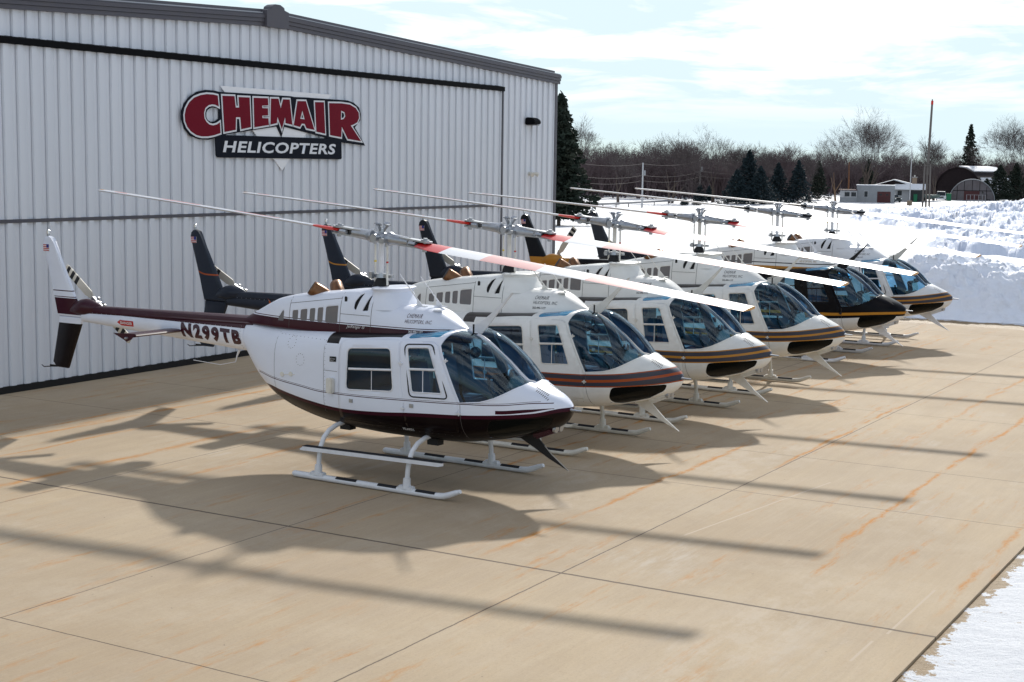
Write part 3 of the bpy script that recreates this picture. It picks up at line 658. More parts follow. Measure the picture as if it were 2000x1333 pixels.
for r_ in st:
    t = (r_ - 0.5) / 4.57; pt = R(9 - 5 * t); ch = 0.33 if r_ > 0.9 else 0.16 + 0.17 * (r_ - 0.5) / 0.4; th = 0.020 if r_ > 0.9 else 0.028; ring = []
    for k in range(14):
        a = 2 * math.pi * k / 14; c, s_ = math.cos(a), math.sin(a); y = ch * (0.5 * c - 0.20); z = th * s_ * (0.30 + 0.70 * (0.5 + 0.5 * c)) * 1.2
        ring.append(bm.verts.new((r_, y * math.cos(pt) - z * math.sin(pt), y * math.sin(pt) + z * math.cos(pt) - 0.012 * t * t * 10 * 0.4)))
    rings.append(ring)
for a, b in zip(rings, rings[1:]):
    for k in range(14): bm.faces.new((a[k], a[(k + 1) % 14], b[(k + 1) % 14], b[k]))
bm.faces.new(rings[0]); bm.faces.new(rings[-1]); recalc(bm)
me_b = bpy.data.meshes.new('rotor_blade'); bm.to_mesh(me_b); bm.free(); me_b.materials.append(None); smooth_angle(me_b, 50)
PROTO.append(dict(name='rotor_blade', me=me_b, keys=['blade'], parent=HUB, mtx=Matrix(), solid=None))
PROTO.append(dict(name='rotor_blade', me=me_b, keys=['blade'], parent=HUB, mtx=Matrix.Rotation(math.pi, 4, 'Z'), solid=None))
# tail rotor in its own frame (blade along x, disc in xz)
b2 = bmesh.new(); tube(b2, [(0, -0.20, 0), (0, 0.0, 0), (0, 0.05, 0)], [0.03, 0.04, 0.03], 12); obox(b2, (0, 0.0, 0), 0.26, 0.05, 0.06)
for s in (-1, 1): tube(b2, [(s * 0.08, 0.04, 0.05), (s * 0.16, 0.01, 0.05)], 0.012, 6); obox(b2, (s * 0.08, 0.06, 0.0), 0.03, 0.03, 0.09)
tube(b2, [(0, 0.05, 0), (0, 0.12, 0)], 0.018, 8); TR = part('tail_rotor', b2, ['metal'], mtx='tr')
for k in range(2):
    b2 = bmesh.new(); prism(b2, [(0.13, -0.03), (0.20, -0.065), (0.80, -0.065), (0.83, -0.05), (0.83, 0.06), (0.28, 0.065), (0.13, 0.03)], -0.010, 0.010); recalc(b2)
    part('tail_rotor_blade', b2, ['trblade'], parent=TR, mtx=Matrix.Rotation(math.pi * k, 4, 'Y'), smooth=20)

m_trb = mat('tail_rotor_blade_paint', (0.50, 0.47, 0.40), 0.5)
_nt = m_trb.node_tree; _tc = N(_nt, 'ShaderNodeTexCoord'); _sp = N(_nt, 'ShaderNodeSeparateXYZ'); _nt.links.new(_tc.outputs['Object'], _sp.inputs[0])
_f = None
for a, b in ((0.50, 0.565), (0.615, 0.68), (0.73, 0.79)):
    g = M('MULTIPLY', M('GREATER_THAN', _sp.outputs[0], a, nt=_nt), M('LESS_THAN', _sp.outputs[0], b, nt=_nt), nt=_nt); _f = g if _f is None else M('ADD', _f, g, nt=_nt)
_mx = N(_nt, 'ShaderNodeMix', data_type='RGBA'); _nt.links.new(_f, _mx.inputs[0]); _mx.inputs[6].default_value = (0.52, 0.49, 0.42, 1); _mx.inputs[7].default_value = (0.01, 0.01, 0.012, 1); _nt.links.new(_mx.outputs[2], _nt.nodes['Principled BSDF'].inputs['Base Color'])
m_yel = mat('yellow_band', (0.7, 0.5, 0.02), 0.4); m_seam = mat('seam_shadow_line', (0.10, 0.09, 0.085), 0.7)
m_brown = (0.028, 0.024, 0.024)

# ---- paint schemes (curves read off the aircraft's side: x forward of mast, z above ground)
low_m = [(-1.5, 1.02), (-1.19, 0.985), (-0.64, 0.915), (-0.06, 0.872), (0.5, 0.892), (1.04, 0.935), (2.08, 0.995), (2.55, 1.04), (2.87, 1.10)]
def shift(pts, d): return [(x, z + d) for x, z in pts]
pin = [(-1.75, 1.10), (-1.3, 1.135), (-0.8, 1.085), (-0.35, 1.045), (0.3, 1.050), (0.77, 1.065), (1.3, 1.083), (1.7, 1.098), (2.2, 1.115), (2.55, 1.150), (2.8, 1.152)]
pin = [(-1.75, 1.16), (-1.3, 1.115), (-0.8, 1.078), (-0.35, 1.045), (0.3, 1.050), (0.77, 1.065), (1.3, 1.083), (1.7, 1.098), (2.2, 1.115), (2.55, 1.150), (2.8, 1.152)]
roof_lo = [(-0.33, 1.67), (-0.14, 1.675), (-0.13, 1.755), (0.75, 1.822), (0.83, 1.85)]
def roof(col): return [([(-7, 1.742), (-0.10, 1.748), (0.77, 1.816), (3, 1.82)], None, -0.30, 0.80, col), ([(-7, 1.9), (-0.34, 1.67), (-0.12, 1.675)], None, -0.34, -0.13, col)]
fin_bl = lambda a, b, col: (a, b, -6.5, -5.2, col)
top_st = [(-7, 1.74), (-2.1, 1.755), (-1.4, 1.78), (-0.3, 1.80), (0.3, 1.85), (3, 1.9)]
S1 = dict(body=paint('white_maroon_body_paint', WHITE, [(None, low_m, None, None, MAROON_SHADED), (shift(low_m, -0.045), low_m, None, None, MAROON), (pin, shift(pin, 0.010), -1.7, 2.72, MAROON), (shift(pin, 0.020), shift(pin, 0.025), -1.7, 2.6, MAROON),
            ([(2.12, 1.012), (2.5, 1.05), (2.78, 1.095)], [(2.12, 1.055), (2.5, 1.085), (2.78, 1.10)], 2.14, 2.74, MAROON)] + roof(BLACK), dirt=0.04, spec=0.12),
          cowl=paint('white_maroon_cowl_paint', WHITE, [(None, 1.892, None, None, MAROON), (1.904, 1.914, None, None, MAROON)], dirt=0.06),
          tail=paint('white_boom_paint', WHITE, [(1.69, None, None, None, MAROON)]), cover=grunge(mat('maroon_gloss', MAROON, 0.35, coat=0.12), 0.1, 5),
          fin=paint('white_maroon_fin_paint', WHITE, [(None, 1.505, None, None, MAROON_SHADED), (1.635, 1.872, None, None, MAROON), (1.884, 1.896, None, None, MAROON), (1.970, 1.985, None, None, MAROON)], dirt=0.05),  # lower fin uses the darkened maroon, shade painted in
          stab=bpy.data.materials['maroon_gloss'], gear=m_wht, frame=m_wht, cutter=m_dark, cutter_top=m_wht, belly=bpy.data.materials['maroon_gloss'], seal=m_dark, beacon=m_chrome, txt=m_txt_mr, blade=m_blade_red, num=m_txt_mr)
b_top = [(-7, 1.10), (-0.5, 1.06), (1.37, 1.078), (2.09, 1.118), (2.45, 1.165), (2.75, 1.215), (2.87, 1.24)]
b_mid = [(-7, 1.02), (-0.5, 0.985), (1.37, 1.005), (1.92, 1.028), (2.4, 1.078), (2.70, 1.13), (2.87, 1.16)]
b_bot = [(-7, 0.93), (-0.5, 0.89), (1.37, 0.900), (2.09, 0.935), (2.5, 0.975), (2.75, 1.01), (2.87, 1.03)]
def band(col, grey=STEEL, cream=CREAM, n=''):
    return paint('cream_body_paint' + n, cream, [(b_bot, b_top, None, None, grey), (shift(b_top, -0.015), b_top, None, None, col), (shift(b_mid, -0.036), b_mid, None, None, col), (b_bot, shift(b_bot, 0.016), None, None, col)] + roof(m_brown), dirt=0.16)
def navy_fin(col, n): 
    return paint('navy_fin_paint' + n, NAVY, [([(-6.25, 2.15), (-5.75, 2.02)], [(-6.25, 2.175), (-5.75, 2.045)], None, None, col)], dirt=0.03)
def navy_boom(col, n): return paint('navy_boom_paint' + n, NAVY, [([(-4.66, 1.80), (-4.36, 1.60), (-4.3, 1.3)], [(-4.78, 1.85), (-4.60, 1.80), (-4.30, 1.60), (-4.2, 1.3)], -4.75, -4.3, col)], dirt=0.05)
cowl_c = paint('cream_cowl_paint', CREAM, [], dirt=0.14)
base = dict(cowl=cowl_c, cutter_top=m_crm, gear=m_crm, frame=m_crm, cutter=m_crm, belly=m_crm, seal=m_dark, beacon=m_chrome, txt=m_txt_dk, num=None, stab=mat('navy_gloss', NAVY, 0.35, coat=0.1))
S2 = dict(base, body=band(ORANGE, n='_orange'), tail=navy_boom(ORANGE, '_orange'), cover=navy_boom(ORANGE, '_oc'), fin=navy_fin(ORANGE, '_orange'), blade=m_blade_red)
S3 = dict(base, body=band(GOLD, n='_gold'), tail=navy_boom(GOLD, '_gold'), cover=navy_boom(GOLD, '_gc'), fin=navy_fin(GOLD, '_gold'), blade=m_blade_red)
S4 = dict(S3, beacon=m_red, fin=paint('plain_navy_fin_paint', (0.013, 0.016, 0.024), [], dirt=0.03))
S5 = dict(base, body=paint('black_white_body_paint', (0.74, 0.74, 0.74), [([(-7, 0.83), (1.3, 0.865), (2.87, 0.96)], None, None, None, BLACK), ([(-7, 0.89), (1.3, 0.925), (2.87, 1.0)], [(-7, 0.95), (1.3, 0.985), (2.87, 1.05)], None, None, GOLD)], dirt=0.03, coat=0.0, spec=0.10),
          cowl=paint('white_gold_cowl_paint', (0.76, 0.76, 0.74), [(None, 1.875, None, None, GOLD), (1.93, 1.95, None, None, BLACK)], dirt=0.08),
          tail=paint('black_boom_paint', BLACK, [(None, None, None, -4.75, GOLD)], dirt=0.03), cover=paint('black_gold_cover_paint', BLACK, [(None, None, None, -4.75, GOLD)]), fin=paint('black_gold_fin_paint', BLACK, [(1.60, 1.80, None, None, GOLD)], dirt=0.03), stab=mat('black_gloss', BLACK, 0.3), cutter_top=m_dark, cutter=m_wht, blade=m_blade_blk, txt=m_txt_g, gear=m_wht, frame=m_dark, belly=m_wht)
S6 = dict(S3, body=band(GOLD, STEEL, (0.76, 0.77, 0.78), '_bright'), cowl=paint('bright_white_cowl_paint', (0.76, 0.77, 0.79), [], dirt=0.06), blade=m_blade_blk, gear=m_wht, cutter=m_wht, belly=m_wht, fin=paint('slate_fin_paint', (0.03, 0.035, 0.045), [], dirt=0.04), frame=m_wht)
COMMON = dict(lining=m_int, glass=m_glass, chin=m_chin, skylight=m_sky_glass, metal=m_metal, chrome=m_chrome, bronze=m_bronze, grille=m_grille, seam=m_seam, crm=m_crm, seat=m_seat, trim=m_seatl, panel=m_panel, red=m_red, yellow=m_yel, tape=m_tape, flagw=m_flagw, flagr=m_flagr, flagb=m_flagb, trblade=m_trb)

# ---- lettering laid onto the curved skin
def text_mesh(s, h, bold=0.0, shear=0.0, width=None, narrow=1.0, space=1.08):
    """flat mesh of the words, lower-left at the origin, capital height h; x right, y up"""
    cu = bpy.data.curves.new('t', 'FONT'); cu.body = s; cu.size = 1.0; cu.offset = bold; cu.shear = shear; cu.resolution_u = 3; cu.space_character = space; cu.space_line = 1.0
    o = bpy.data.objects.new('t', cu); C.objects.link(o); dg = bpy.context.evaluated_depsgraph_get(); me = bpy.data.meshes.new_from_object(o.evaluated_get(dg)); bpy.data.objects.remove(o); bpy.data.curves.remove(cu)
    xs = [v.co.x for v in me.vertices]; ys = [v.co.y for v in me.vertices]; x0, x1, y0, y1 = min(xs), max(xs), min(ys), max(ys)
    k = h / 0.73 if '\n' in s else h / (y1 - y0); kx = (width / (x1 - x0)) if width else k * narrow
    for v in me.vertices: v.co.x = (v.co.x - x0) * kx; v.co.y = (v.co.y - y0) * k
    me.materials.clear()
    return me
def lay(me, fn, step=0.018):
    bm = bmesh.new(); bm.from_mesh(me)
    for ax in (0, 1):
        lo = min(v.co[ax] for v in bm.verts); hi = max(v.co[ax] for v in bm.verts); k = lo + step
        while k < hi:
            co = Vector((0, 0, 0)); co[ax] = k; no = Vector((0, 0, 0)); no[ax] = 1
            bmesh.ops.bisect_plane(bm, geom=bm.verts[:] + bm.edges[:] + bm.faces[:], plane_co=co, plane_no=no, dist=1e-6); k += step if ax == 1 else step * 4
    bm.to_mesh(me); bm.free()
    for v in me.vertices: v.co = fn(v.co.x, v.co.y)
    me.update(); return me
def skin(x0, z0, yf, s=-1, slope=0.0, off=0.004):
    # seen from the right-hand side the nose is to the right: text x runs towards the nose
    def fn(u, v):
        x = x0 + u; z = z0 + v + slope * u; return Vector((x, s * (yf(x, z) + off), z))
    return fn
def boom_y(x, z):
    t = (x + 2.10) / -3.24; r = 0.225 * (1 - t) + 0.082 * t; zc = 1.592 * (1 - t) + 1.622 * t; return 0.95 * math.sqrt(max(1e-4, r * r - (z - zc) ** 2))
LET = []
def letter(s, h, x, z, yf, key, only=None, **k):
    sl = k.pop('slope', 0.0); off = k.pop('off', 0.004); LET.append((s, lay(text_mesh(s, h, **k), skin(x, z, yf, slope=sl, off=off)), key, only))
letter('CHEMAIR', 0.048, 0.715, 2.035, cowl_y, 'txt', bold=0.0, shear=0.10, width=0.20, space=1.2)
letter('HELICOPTERS, INC.', 0.048, 0.705, 1.965, cowl_y, 'txt', bold=0.0, shear=0.10, width=0.345, space=1.12)
letter('262-490-1177', 0.025, 0.78, 1.862, cowl_y, 'txtw', only=[0], bold=0.03, width=0.19, off=0.012)
letter('262-490-1177', 0.030, 0.705, 1.905, cowl_y, 'txt', only=[1, 2, 3, 5], bold=0.02, width=0.20)
letter('JetRanger III', 0.050, -0.17, 1.845, cowl_y, 'txtw', only=[0], shear=0.35, width=0.29, off=0.012)
letter('JET FUEL\nONLY', 0.016, -0.245, 1.455, body_y, 'txtw', only=[0], width=0.085, off=0.008)
letter('PELAIR7H', 0.032, 0.855, 0.70, body_y, 'txtw', only=[0], bold=0.01, width=0.16, off=0.006)
letter('N299TB', 0.205, -3.27, 1.487, boom_y, 'num', only=[0], bold=0.06, shear=-0.12, width=1.15, slope=-0.028, space=1.3)
letter('DANGER', 0.042, -4.49, 1.578, boom_y, 'txtw', only=[0], bold=0.02, width=0.25, off=0.010, slope=-0.02)
b2 = bmesh.new(); fs = []
for pl in ([(-4.56, 1.598), (-4.49, 1.64), (-4.49, 1.56)], [(-4.49, 1.632), (-4.225, 1.625), (-4.225, 1.555), (-4.49, 1.567)]):
    n_ = 8
    for i in range(n_):
        if len(pl) == 4:
            a, b = i / n_, (i + 1) / n_; q = [(pl[0][0] + (pl[1][0] - pl[0][0]) * t, pl[k0][1]) for t, k0 in ((a, 0), (b, 0), (b, 2), (a, 2))]
        elif i == 0: q = pl
        else: continue
        b2.faces.new([b2.verts.new((x, -boom_y(x, z) - 0.006, z)) for x, z in q])
part('danger_decal', b2, ['dangr'], smooth=0); PROTO[-1]['only'] = [0]
b2 = bmesh.new(); q = [(-0.255, 1.445), (-0.145, 1.45), (-0.145, 1.515), (-0.255, 1.51)]; b2.faces.new([b2.verts.new(on_body(x, z, -1, 0.0045)) for x, z in q]); part('fuel_placard', b2, ['seal'], smooth=0); PROTO[-1]['only'] = [0]
COMMON['dangr'] = m_dangr; COMMON['txtw'] = m_txt_w
for s, me, key, only in LET:
    me.materials.append(None); PROTO.append(dict(name='lettering', me=me, keys=[key], parent=None, mtx=None, solid=None, only=only))

HEL = [  # x, y, fuselage yaw, blade yaw, tip drop, scheme, tail rotor angle, label
 (-10.874, -8.675, -1.604, -1.6158, 0.522, S1, 143, 'nearest helicopter, white with a maroon belly and maroon registration on its white tail boom'),
 (-7.718, -8.679, -1.601, -1.6065, 0.459, S2, 152, 'second nearest helicopter, cream with a grey nose band edged in burnt orange'),
 (-4.534, -8.784, -1.632, -1.6552, 0.489, S3, 152, 'third helicopter from the near end, cream, gold-edged grey band, gold slash on navy fin'),
 (-1.167, -8.826, -1.598, -1.6208, 0.397, S4, 150, 'cream and grey-banded helicopter with a red beacon on a plain dark fin'),
 (3.755, -8.486, -1.564, -1.6181, 0.451, S5, 56, 'black-cabined helicopter with a gold nose stripe, black roof cutter and gold fin root'),
 (7.185, -8.552, -1.542, -1.5872, 0.422, S6, 152, 'farthest helicopter, bright white beside the snow bank, with black-framed door window')]
def build_heli(i, x, y, yaw, byaw, drop, S, tra, label):
    root = empty('helicopter', (x, y, 0), yaw); tag(root, label, 'helicopter', 'helicopters parked in a row on the apron')
    made = []
    for p in PROTO:
        if p.get('only') and i not in p['only']: made.append(None); continue
        if p['name'] == 'door_seal' and i not in (0, 5): made.append(None); continue
        o = bpy.data.objects.new(p['name'], p['me']); C.objects.link(o)
        o.parent = root if p['parent'] is None else made[p['parent']]
        for k, key in enumerate(p['keys']):
            m = S.get(key) or COMMON.get(key) or m_dark
            sl = o.material_slots[k]; sl.link = 'OBJECT'; sl.material = m
        if p['solid']:
            md = o.modifiers.new('thickness', 'SOLIDIFY'); md.thickness = p['solid']; md.offset = -1; md.material_offset = len(p['keys']) - 1; md.material_offset_rim = 0
        if p['mtx'] == 'hub':
            o.matrix_local = Matrix.Translation((0.06, 0, 2.975)) @ Matrix.Rotation(byaw - yaw, 4, 'Z') @ Matrix.Rotation(math.asin(drop / 5.07), 4, 'Y')
        elif p['mtx'] == 'tr': o.matrix_local = Matrix.Translation((-5.34, 0.24, 1.79)) @ Matrix.Rotation(-R(tra), 4, 'Y')
        elif p['mtx'] is not None: o.matrix_local = p['mtx']
        made.append(o)
    return root
HELI = [build_heli(i, *h) for i, h in enumerate(HEL)]
# ------------------------------------------------------------------ the apron
def at(px, D):
    """ground point seen at photo column px, D metres from the camera"""
    a = facing(px); x = CAM.x + D * math.cos(a); y = CAM.y + D * math.sin(a); return Vector((x, y, hgt(x, y)))
def facing(px): return R(30.30) - math.atan((px - 1003.8) / 2900.0)
EX, EY = 11.8, -16.54
def sstep(a, b, x):
    t = min(1, max(0, (x - a) / (b - a))); return t * t * (3 - 2 * t)
def hb(x, y): return -2.4 * sstep(50, 240, math.hypot(x - CAM.x, y - CAM.y))
def edge_d(x, y):
    a = math.hypot(max(0, x - EX), max(0, EY - y, y - 0.0)) if True else 0
    dx = max(-18 - x, 0, x - 9.6); dy = max(-y, 0, y - 24.5); b = math.hypot(dx, dy); return min(a, b)
MOUNDS = []
_rm = random.Random(44)
for _k in range(60):
    _px = _rm.uniform(1560, 2120); _D = _rm.uniform(60, 170); _a = R(30.3) - math.atan((_px - 1003.8) / 2900); _r = _rm.uniform(3, 7)
    MOUNDS.append((CAM.x + _D * math.cos(_a), CAM.y + _D * math.sin(_a), _rm.uniform(0.10, 0.30), _r, _r * _rm.uniform(0.5, 1.2)))
MGRID = {}
for _m in MOUNDS:
    _e = 2.4 * max(_m[3], _m[4])
    for _i in range(int((_m[0] - _e) // 8), int((_m[0] + _e) // 8) + 1):
        for _j in range(int((_m[1] - _e) // 8), int((_m[1] + _e) // 8) + 1): MGRID.setdefault((_i, _j), []).append(_m)
def fbm(x, y, z, o=4):
    s = 0; a = 1
    for k in range(o): s += a * noise.noise(Vector((x, y, z))); x *= 2.03; y *= 2.03; z += 7.3; a *= 0.5
    return s
def hgt(x, y):
    d = edge_d(x, y)
    if d <= 0:
        return -0.16 if (x < EX - 0.7 and y > EY + 0.7) else -0.03
    h = hb(x, y) - 0.025 + 0.06 * sstep(0.1, 1.0, d) + 0.025 * fbm(x * 1.3, y * 1.3, 0, 3) * sstep(0.1, 0.8, d)
    D = math.hypot(x - CAM.x, y - CAM.y)
    if D > 45:
        h += 0.10 * fbm(x * 0.09, y * 0.09, 3, 3) * sstep(45, 80, D)
        sm = 0.0
        for mx, my, a, rx, ry in MGRID.get((int(x // 8), int(y // 8)), ()):
            q = ((x - mx) / rx) ** 2 + ((y - my) / ry) ** 2
            if q < 6: sm += a * math.exp(-q) * (0.55 + 0.9 * abs(fbm(x * 0.20, y * 0.20, mx, 4)) + 0.30 * fbm(x * 0.7, y * 0.7, my, 4))
        h += 1.75 * (1 - math.exp(-max(0, sm) / 1.5))
    return h
# concrete
m_con = mat('concrete_slab', (0.42, 0.33, 0.24), 0.85, spec=0.3)
nt = m_con.node_tree; L_ = nt.links.new; b = nt.nodes['Principled BSDF']; tc = N(nt, 'ShaderNodeTexCoord'); sp = N(nt, 'ShaderNodeSeparateXYZ'); L_(tc.outputs['Object'], sp.inputs[0]); X, Y = sp.outputs[0], sp.outputs[1]
def ntex(scale, detail=6, rough=0.6, st=(1, 1, 1), loc=(0, 0, 0), dist=0.0, nt=nt, tc=tc):
    mp = N(nt, 'ShaderNodeMapping'); mp.inputs['Scale'].default_value = st; mp.inputs['Location'].default_value = loc; nt.links.new(tc.outputs['Object'], mp.inputs[0])
    n = N(nt, 'ShaderNodeTexNoise'); n.inputs['Scale'].default_value = scale; n.inputs['Detail'].default_value = detail; n.inputs['Roughness'].default_value = rough; n.inputs['Distortion'].default_value = dist; nt.links.new(mp.outputs[0], n.inputs['Vector']); return n.outputs['Fac']
def ramp(s, a, b_, lo=0.0, hi=1.0, nt=nt):
    r = N(nt, 'ShaderNodeMapRange'); r.inputs[1].default_value = a; r.inputs[2].default_value = b_; r.inputs[3].default_value = lo; r.inputs[4].default_value = hi; nt.links.new(s, r.inputs[0]); return r.outputs[0]
def mixc(f, a, bcol, nt=nt, blend='MIX'):
    m_ = N(nt, 'ShaderNodeMix', data_type='RGBA', blend_type=blend); nt.links.new(f, m_.inputs[0])
    if isinstance(a, tuple): m_.inputs[6].default_value = (*a, 1)
    else: nt.links.new(a, m_.inputs[6])
    if isinstance(bcol, tuple): m_.inputs[7].default_value = (*bcol, 1)
    else: nt.links.new(bcol, m_.inputs[7])
    return m_.outputs[2]
col = mixc(ramp(ntex(0.22, 5), 0.38, 0.64), (0.525, 0.408, 0.262), (0.400, 0.300, 0.188))
col = mixc(ramp(ntex(1.6, 8, 0.7, (0.35, 1, 1)), 0.45, 0.75, 0, 0.5), col, (0.48, 0.385, 0.28))
col = mixc(ramp(ntex(60, 4, 0.8), 0.35, 0.7, 0, 0.30), col, (0.25, 0.205, 0.155))
col = mixc(ramp(ntex(2.2, 8, 0.75, (0.22, 2.6, 1), (7, 0, 0)), 0.38, 0.72, 0, 0.42), col, (0.335, 0.250, 0.165))
col = mixc(ramp(ntex(9, 7, 0.8, (0.10, 3.0, 1), (1, 9, 0)), 0.50, 0.74, 0, 0.34), col, (0.52, 0.43, 0.32))
col = mixc(ramp(ntex(0.9, 7, 0.7, (1, 1, 1), (2, 2, 0)), 0.56, 0.74, 0, 0.40), col, (0.30, 0.235, 0.17))
col = mixc(ramp(ntex(14, 3, 0.5, (1, 1, 1), (5, 7, 0)), 0.745, 0.775, 0, 0.75), col, (0.09, 0.07, 0.055))
fx = M('FLOOR', M('DIVIDE', M('ADD', X, 0.55, nt=nt), 4.38, nt=nt), nt=nt); fy = M('FLOOR', M('DIVIDE', Y, 3.34, nt=nt), nt=nt)
cb = N(nt, 'ShaderNodeCombineXYZ'); L_(fx, cb.inputs[0]); L_(fy, cb.inputs[1]); wn = N(nt, 'ShaderNodeTexWhiteNoise'); L_(cb.outputs[0], wn.inputs['Vector'])
col = mixc(M('MULTIPLY', wn.outputs['Value'], 0.20, nt=nt), col, (0.31, 0.245, 0.18))
col = mixc(ramp(ntex(0.55, 8, 0.75, (1, 1, 1), (12, 5, 0)), 0.50, 0.66, 0, 0.38), col, (0.50, 0.415, 0.305))
col = mixc(ramp(ntex(28, 6, 0.85, (1, 1, 1), (3, 3, 0)), 0.50, 0.72, 0, 0.34), col, (0.22, 0.17, 0.12))
# pale salt and scrape marks
salt = M('MULTIPLY', ramp(ntex(0.45, 6, 0.7, (0.8, 1, 1), (3, 1, 0)), 0.56, 0.70), ramp(ntex(4.5, 7, 0.75, (0.25, 1.6, 1)), 0.44, 0.60, 0, 0.50), nt=nt)
col = mixc(salt, col, (0.52, 0.47, 0.40))
for cx0, cy0, rx, ry in ((-7.6, -12.4, 1.7, 0.8), (-11.2, -11.5, 0.6, 0.4), (-14.6, -15.2, 2.4, 0.5), (-9.6, -11.0, 1.2, 0.5)):
    q = M('ADD', M('POWER', M('ABSOLUTE', M('DIVIDE', M('SUBTRACT', X, cx0, nt=nt), rx, nt=nt), nt=nt), 2.0, nt=nt), M('POWER', M('ABSOLUTE', M('DIVIDE', M('SUBTRACT', Y, cy0, nt=nt), ry, nt=nt), nt=nt), 2.0, nt=nt), nt=nt)
    col = mixc(M('MULTIPLY', ramp(q, 0.2, 1.3, 1, 0), ramp(ntex(1.8, 7, 0.8, (0.7, 1.2, 1)), 0.46, 0.58, 0, 0.4), nt=nt), col, (0.52, 0.44, 0.345))
# rust stains: ragged dribbles along the slabs
rust = M('MULTIPLY', ramp(ntex(1.1, 7, 0.72, (0.34, 3.2, 1), (5, 2, 0)), 0.54, 0.64), ramp(ntex(0.30, 3, 0.5, (1, 1, 1), (9, 4, 0)), 0.40, 0.56), nt=nt)
rust = M('MULTIPLY', rust, ramp(ntex(6, 5, 0.75, (0.6, 2.0, 1)), 0.40, 0.60), nt=nt)
wob = M('MULTIPLY', M('SUBTRACT', ntex(0.9, 5, 0.7), 0.5, nt=nt), 0.34, nt=nt)
def streak(y0, x0, x1, wd, amt):
    d = M('ABSOLUTE', M('ADD', M('SUBTRACT', Y, y0, nt=nt), wob, nt=nt), nt=nt)
    f = M('MULTIPLY', ramp(d, 0.0, wd, 1, 0), M('MULTIPLY', ramp(X, x0 - 0.5, x0 + 0.5), ramp(X, x1 - 0.5, x1 + 0.5, 1, 0), nt=nt), nt=nt)
    return M('MULTIPLY', f, ramp(ntex(2.6, 6, 0.8, (0.5, 2.2, 1), (y0, 0, 0)), 0.40, 0.56, 0, amt), nt=nt)
for a in ((-14.85, -11.6, 11.5, 0.055, 1.5), (-12.0, -13.4, -6.5, 0.06, 1.3), (-12.88, -7.6, -1.5, 0.05, 1.4), (-16.38, -12.9, -6, 0.05, 1.1), (-2.85, -14, 9, 0.06, 1.0), (-3.25, -14, -2, 0.10, 1.1), (-4.1, -13, 0, 0.06, 1.0), (-6.9, -12.5, 4, 0.09, 1.0), (-9.9, -10.5, 6, 0.05, 1.1), (-13.9, -4, 9, 0.06, 0.9), (-10.9, -2, 9, 0.05, 1.0), (-5.5, -15.5, -9, 0.12, 1.0)):
    rust = M('MAXIMUM', rust, streak(*a), nt=nt)
col = mixc(M('MULTIPLY', rust, 0.92, True, nt=nt), col, (0.44, 0.19, 0.035))
# scratches
for y0, k_, x0, x1 in ((-16.17, 0.0, -13.95, -12.4), (-16.12, 0.0, -14.8, -14.2), (-13.58, -0.13, -11.8, -8.3)):
    d = M('ABSOLUTE', M('SUBTRACT', Y, M('ADD', M('MULTIPLY', M('SUBTRACT', X, (x0 + x1) / 2, nt=nt), k_, nt=nt), y0, nt=nt), nt=nt), nt=nt)
    col = mixc(M('MULTIPLY', M('LESS_THAN', d, 0.012, nt=nt), M('MULTIPLY', M('GREATER_THAN', X, x0, nt=nt), M('LESS_THAN', X, x1, nt=nt), nt=nt), nt=nt), col, (0.47, 0.38, 0.28))
# joints
jw = M('MULTIPLY', M('SUBTRACT', ntex(5, 4), 0.5, nt=nt), 0.022, nt=nt); jm = None
def joint(S_, c, wd, lim=None):
    global jm
    f = M('LESS_THAN', M('ABSOLUTE', M('ADD', M('SUBTRACT', S_, c, nt=nt), jw, nt=nt), nt=nt), wd, nt=nt)
    if lim: f = M('MULTIPLY', f, lim, nt=nt)
    jm = f if jm is None else M('MAXIMUM', jm, f, nt=nt)
left = M('LESS_THAN', X, -13.81, nt=nt); right = M('GREATER_THAN', X, -13.81, nt=nt)
joint(X, -13.81, 0.020)
for c in (-17.67, -22.0, -26.4, -9.42, -6.94, -2.55, 1.85, 6.2, 10.2): joint(X, c, 0.008)
joint(Y, -12.95, 0.009); joint(Y, -9.6, 0.007); joint(Y, -6.2, 0.007); joint(Y, -2.9, 0.007)
col = mixc(M('MULTIPLY', jm, 0.8, nt=nt), col, (0.075, 0.055, 0.04))
L_(col, b.inputs['Base Color'])
bp = N(nt, 'ShaderNodeBump'); bp.inputs['Strength'].default_value = 0.25; bp.inputs['Distance'].default_value = 0.01; L_(M('SUBTRACT', ntex(45, 6, 0.7), M('MULTIPLY', jm, 1.5, nt=nt), nt=nt), bp.inputs['Height']); L_(bp.outputs[0], b.inputs['Normal'])
bm = bmesh.new(); box(bm, -75, EX, EY, 0.6, -0.18, 0.0); struct(obj('concrete_apron', bm, m_con))
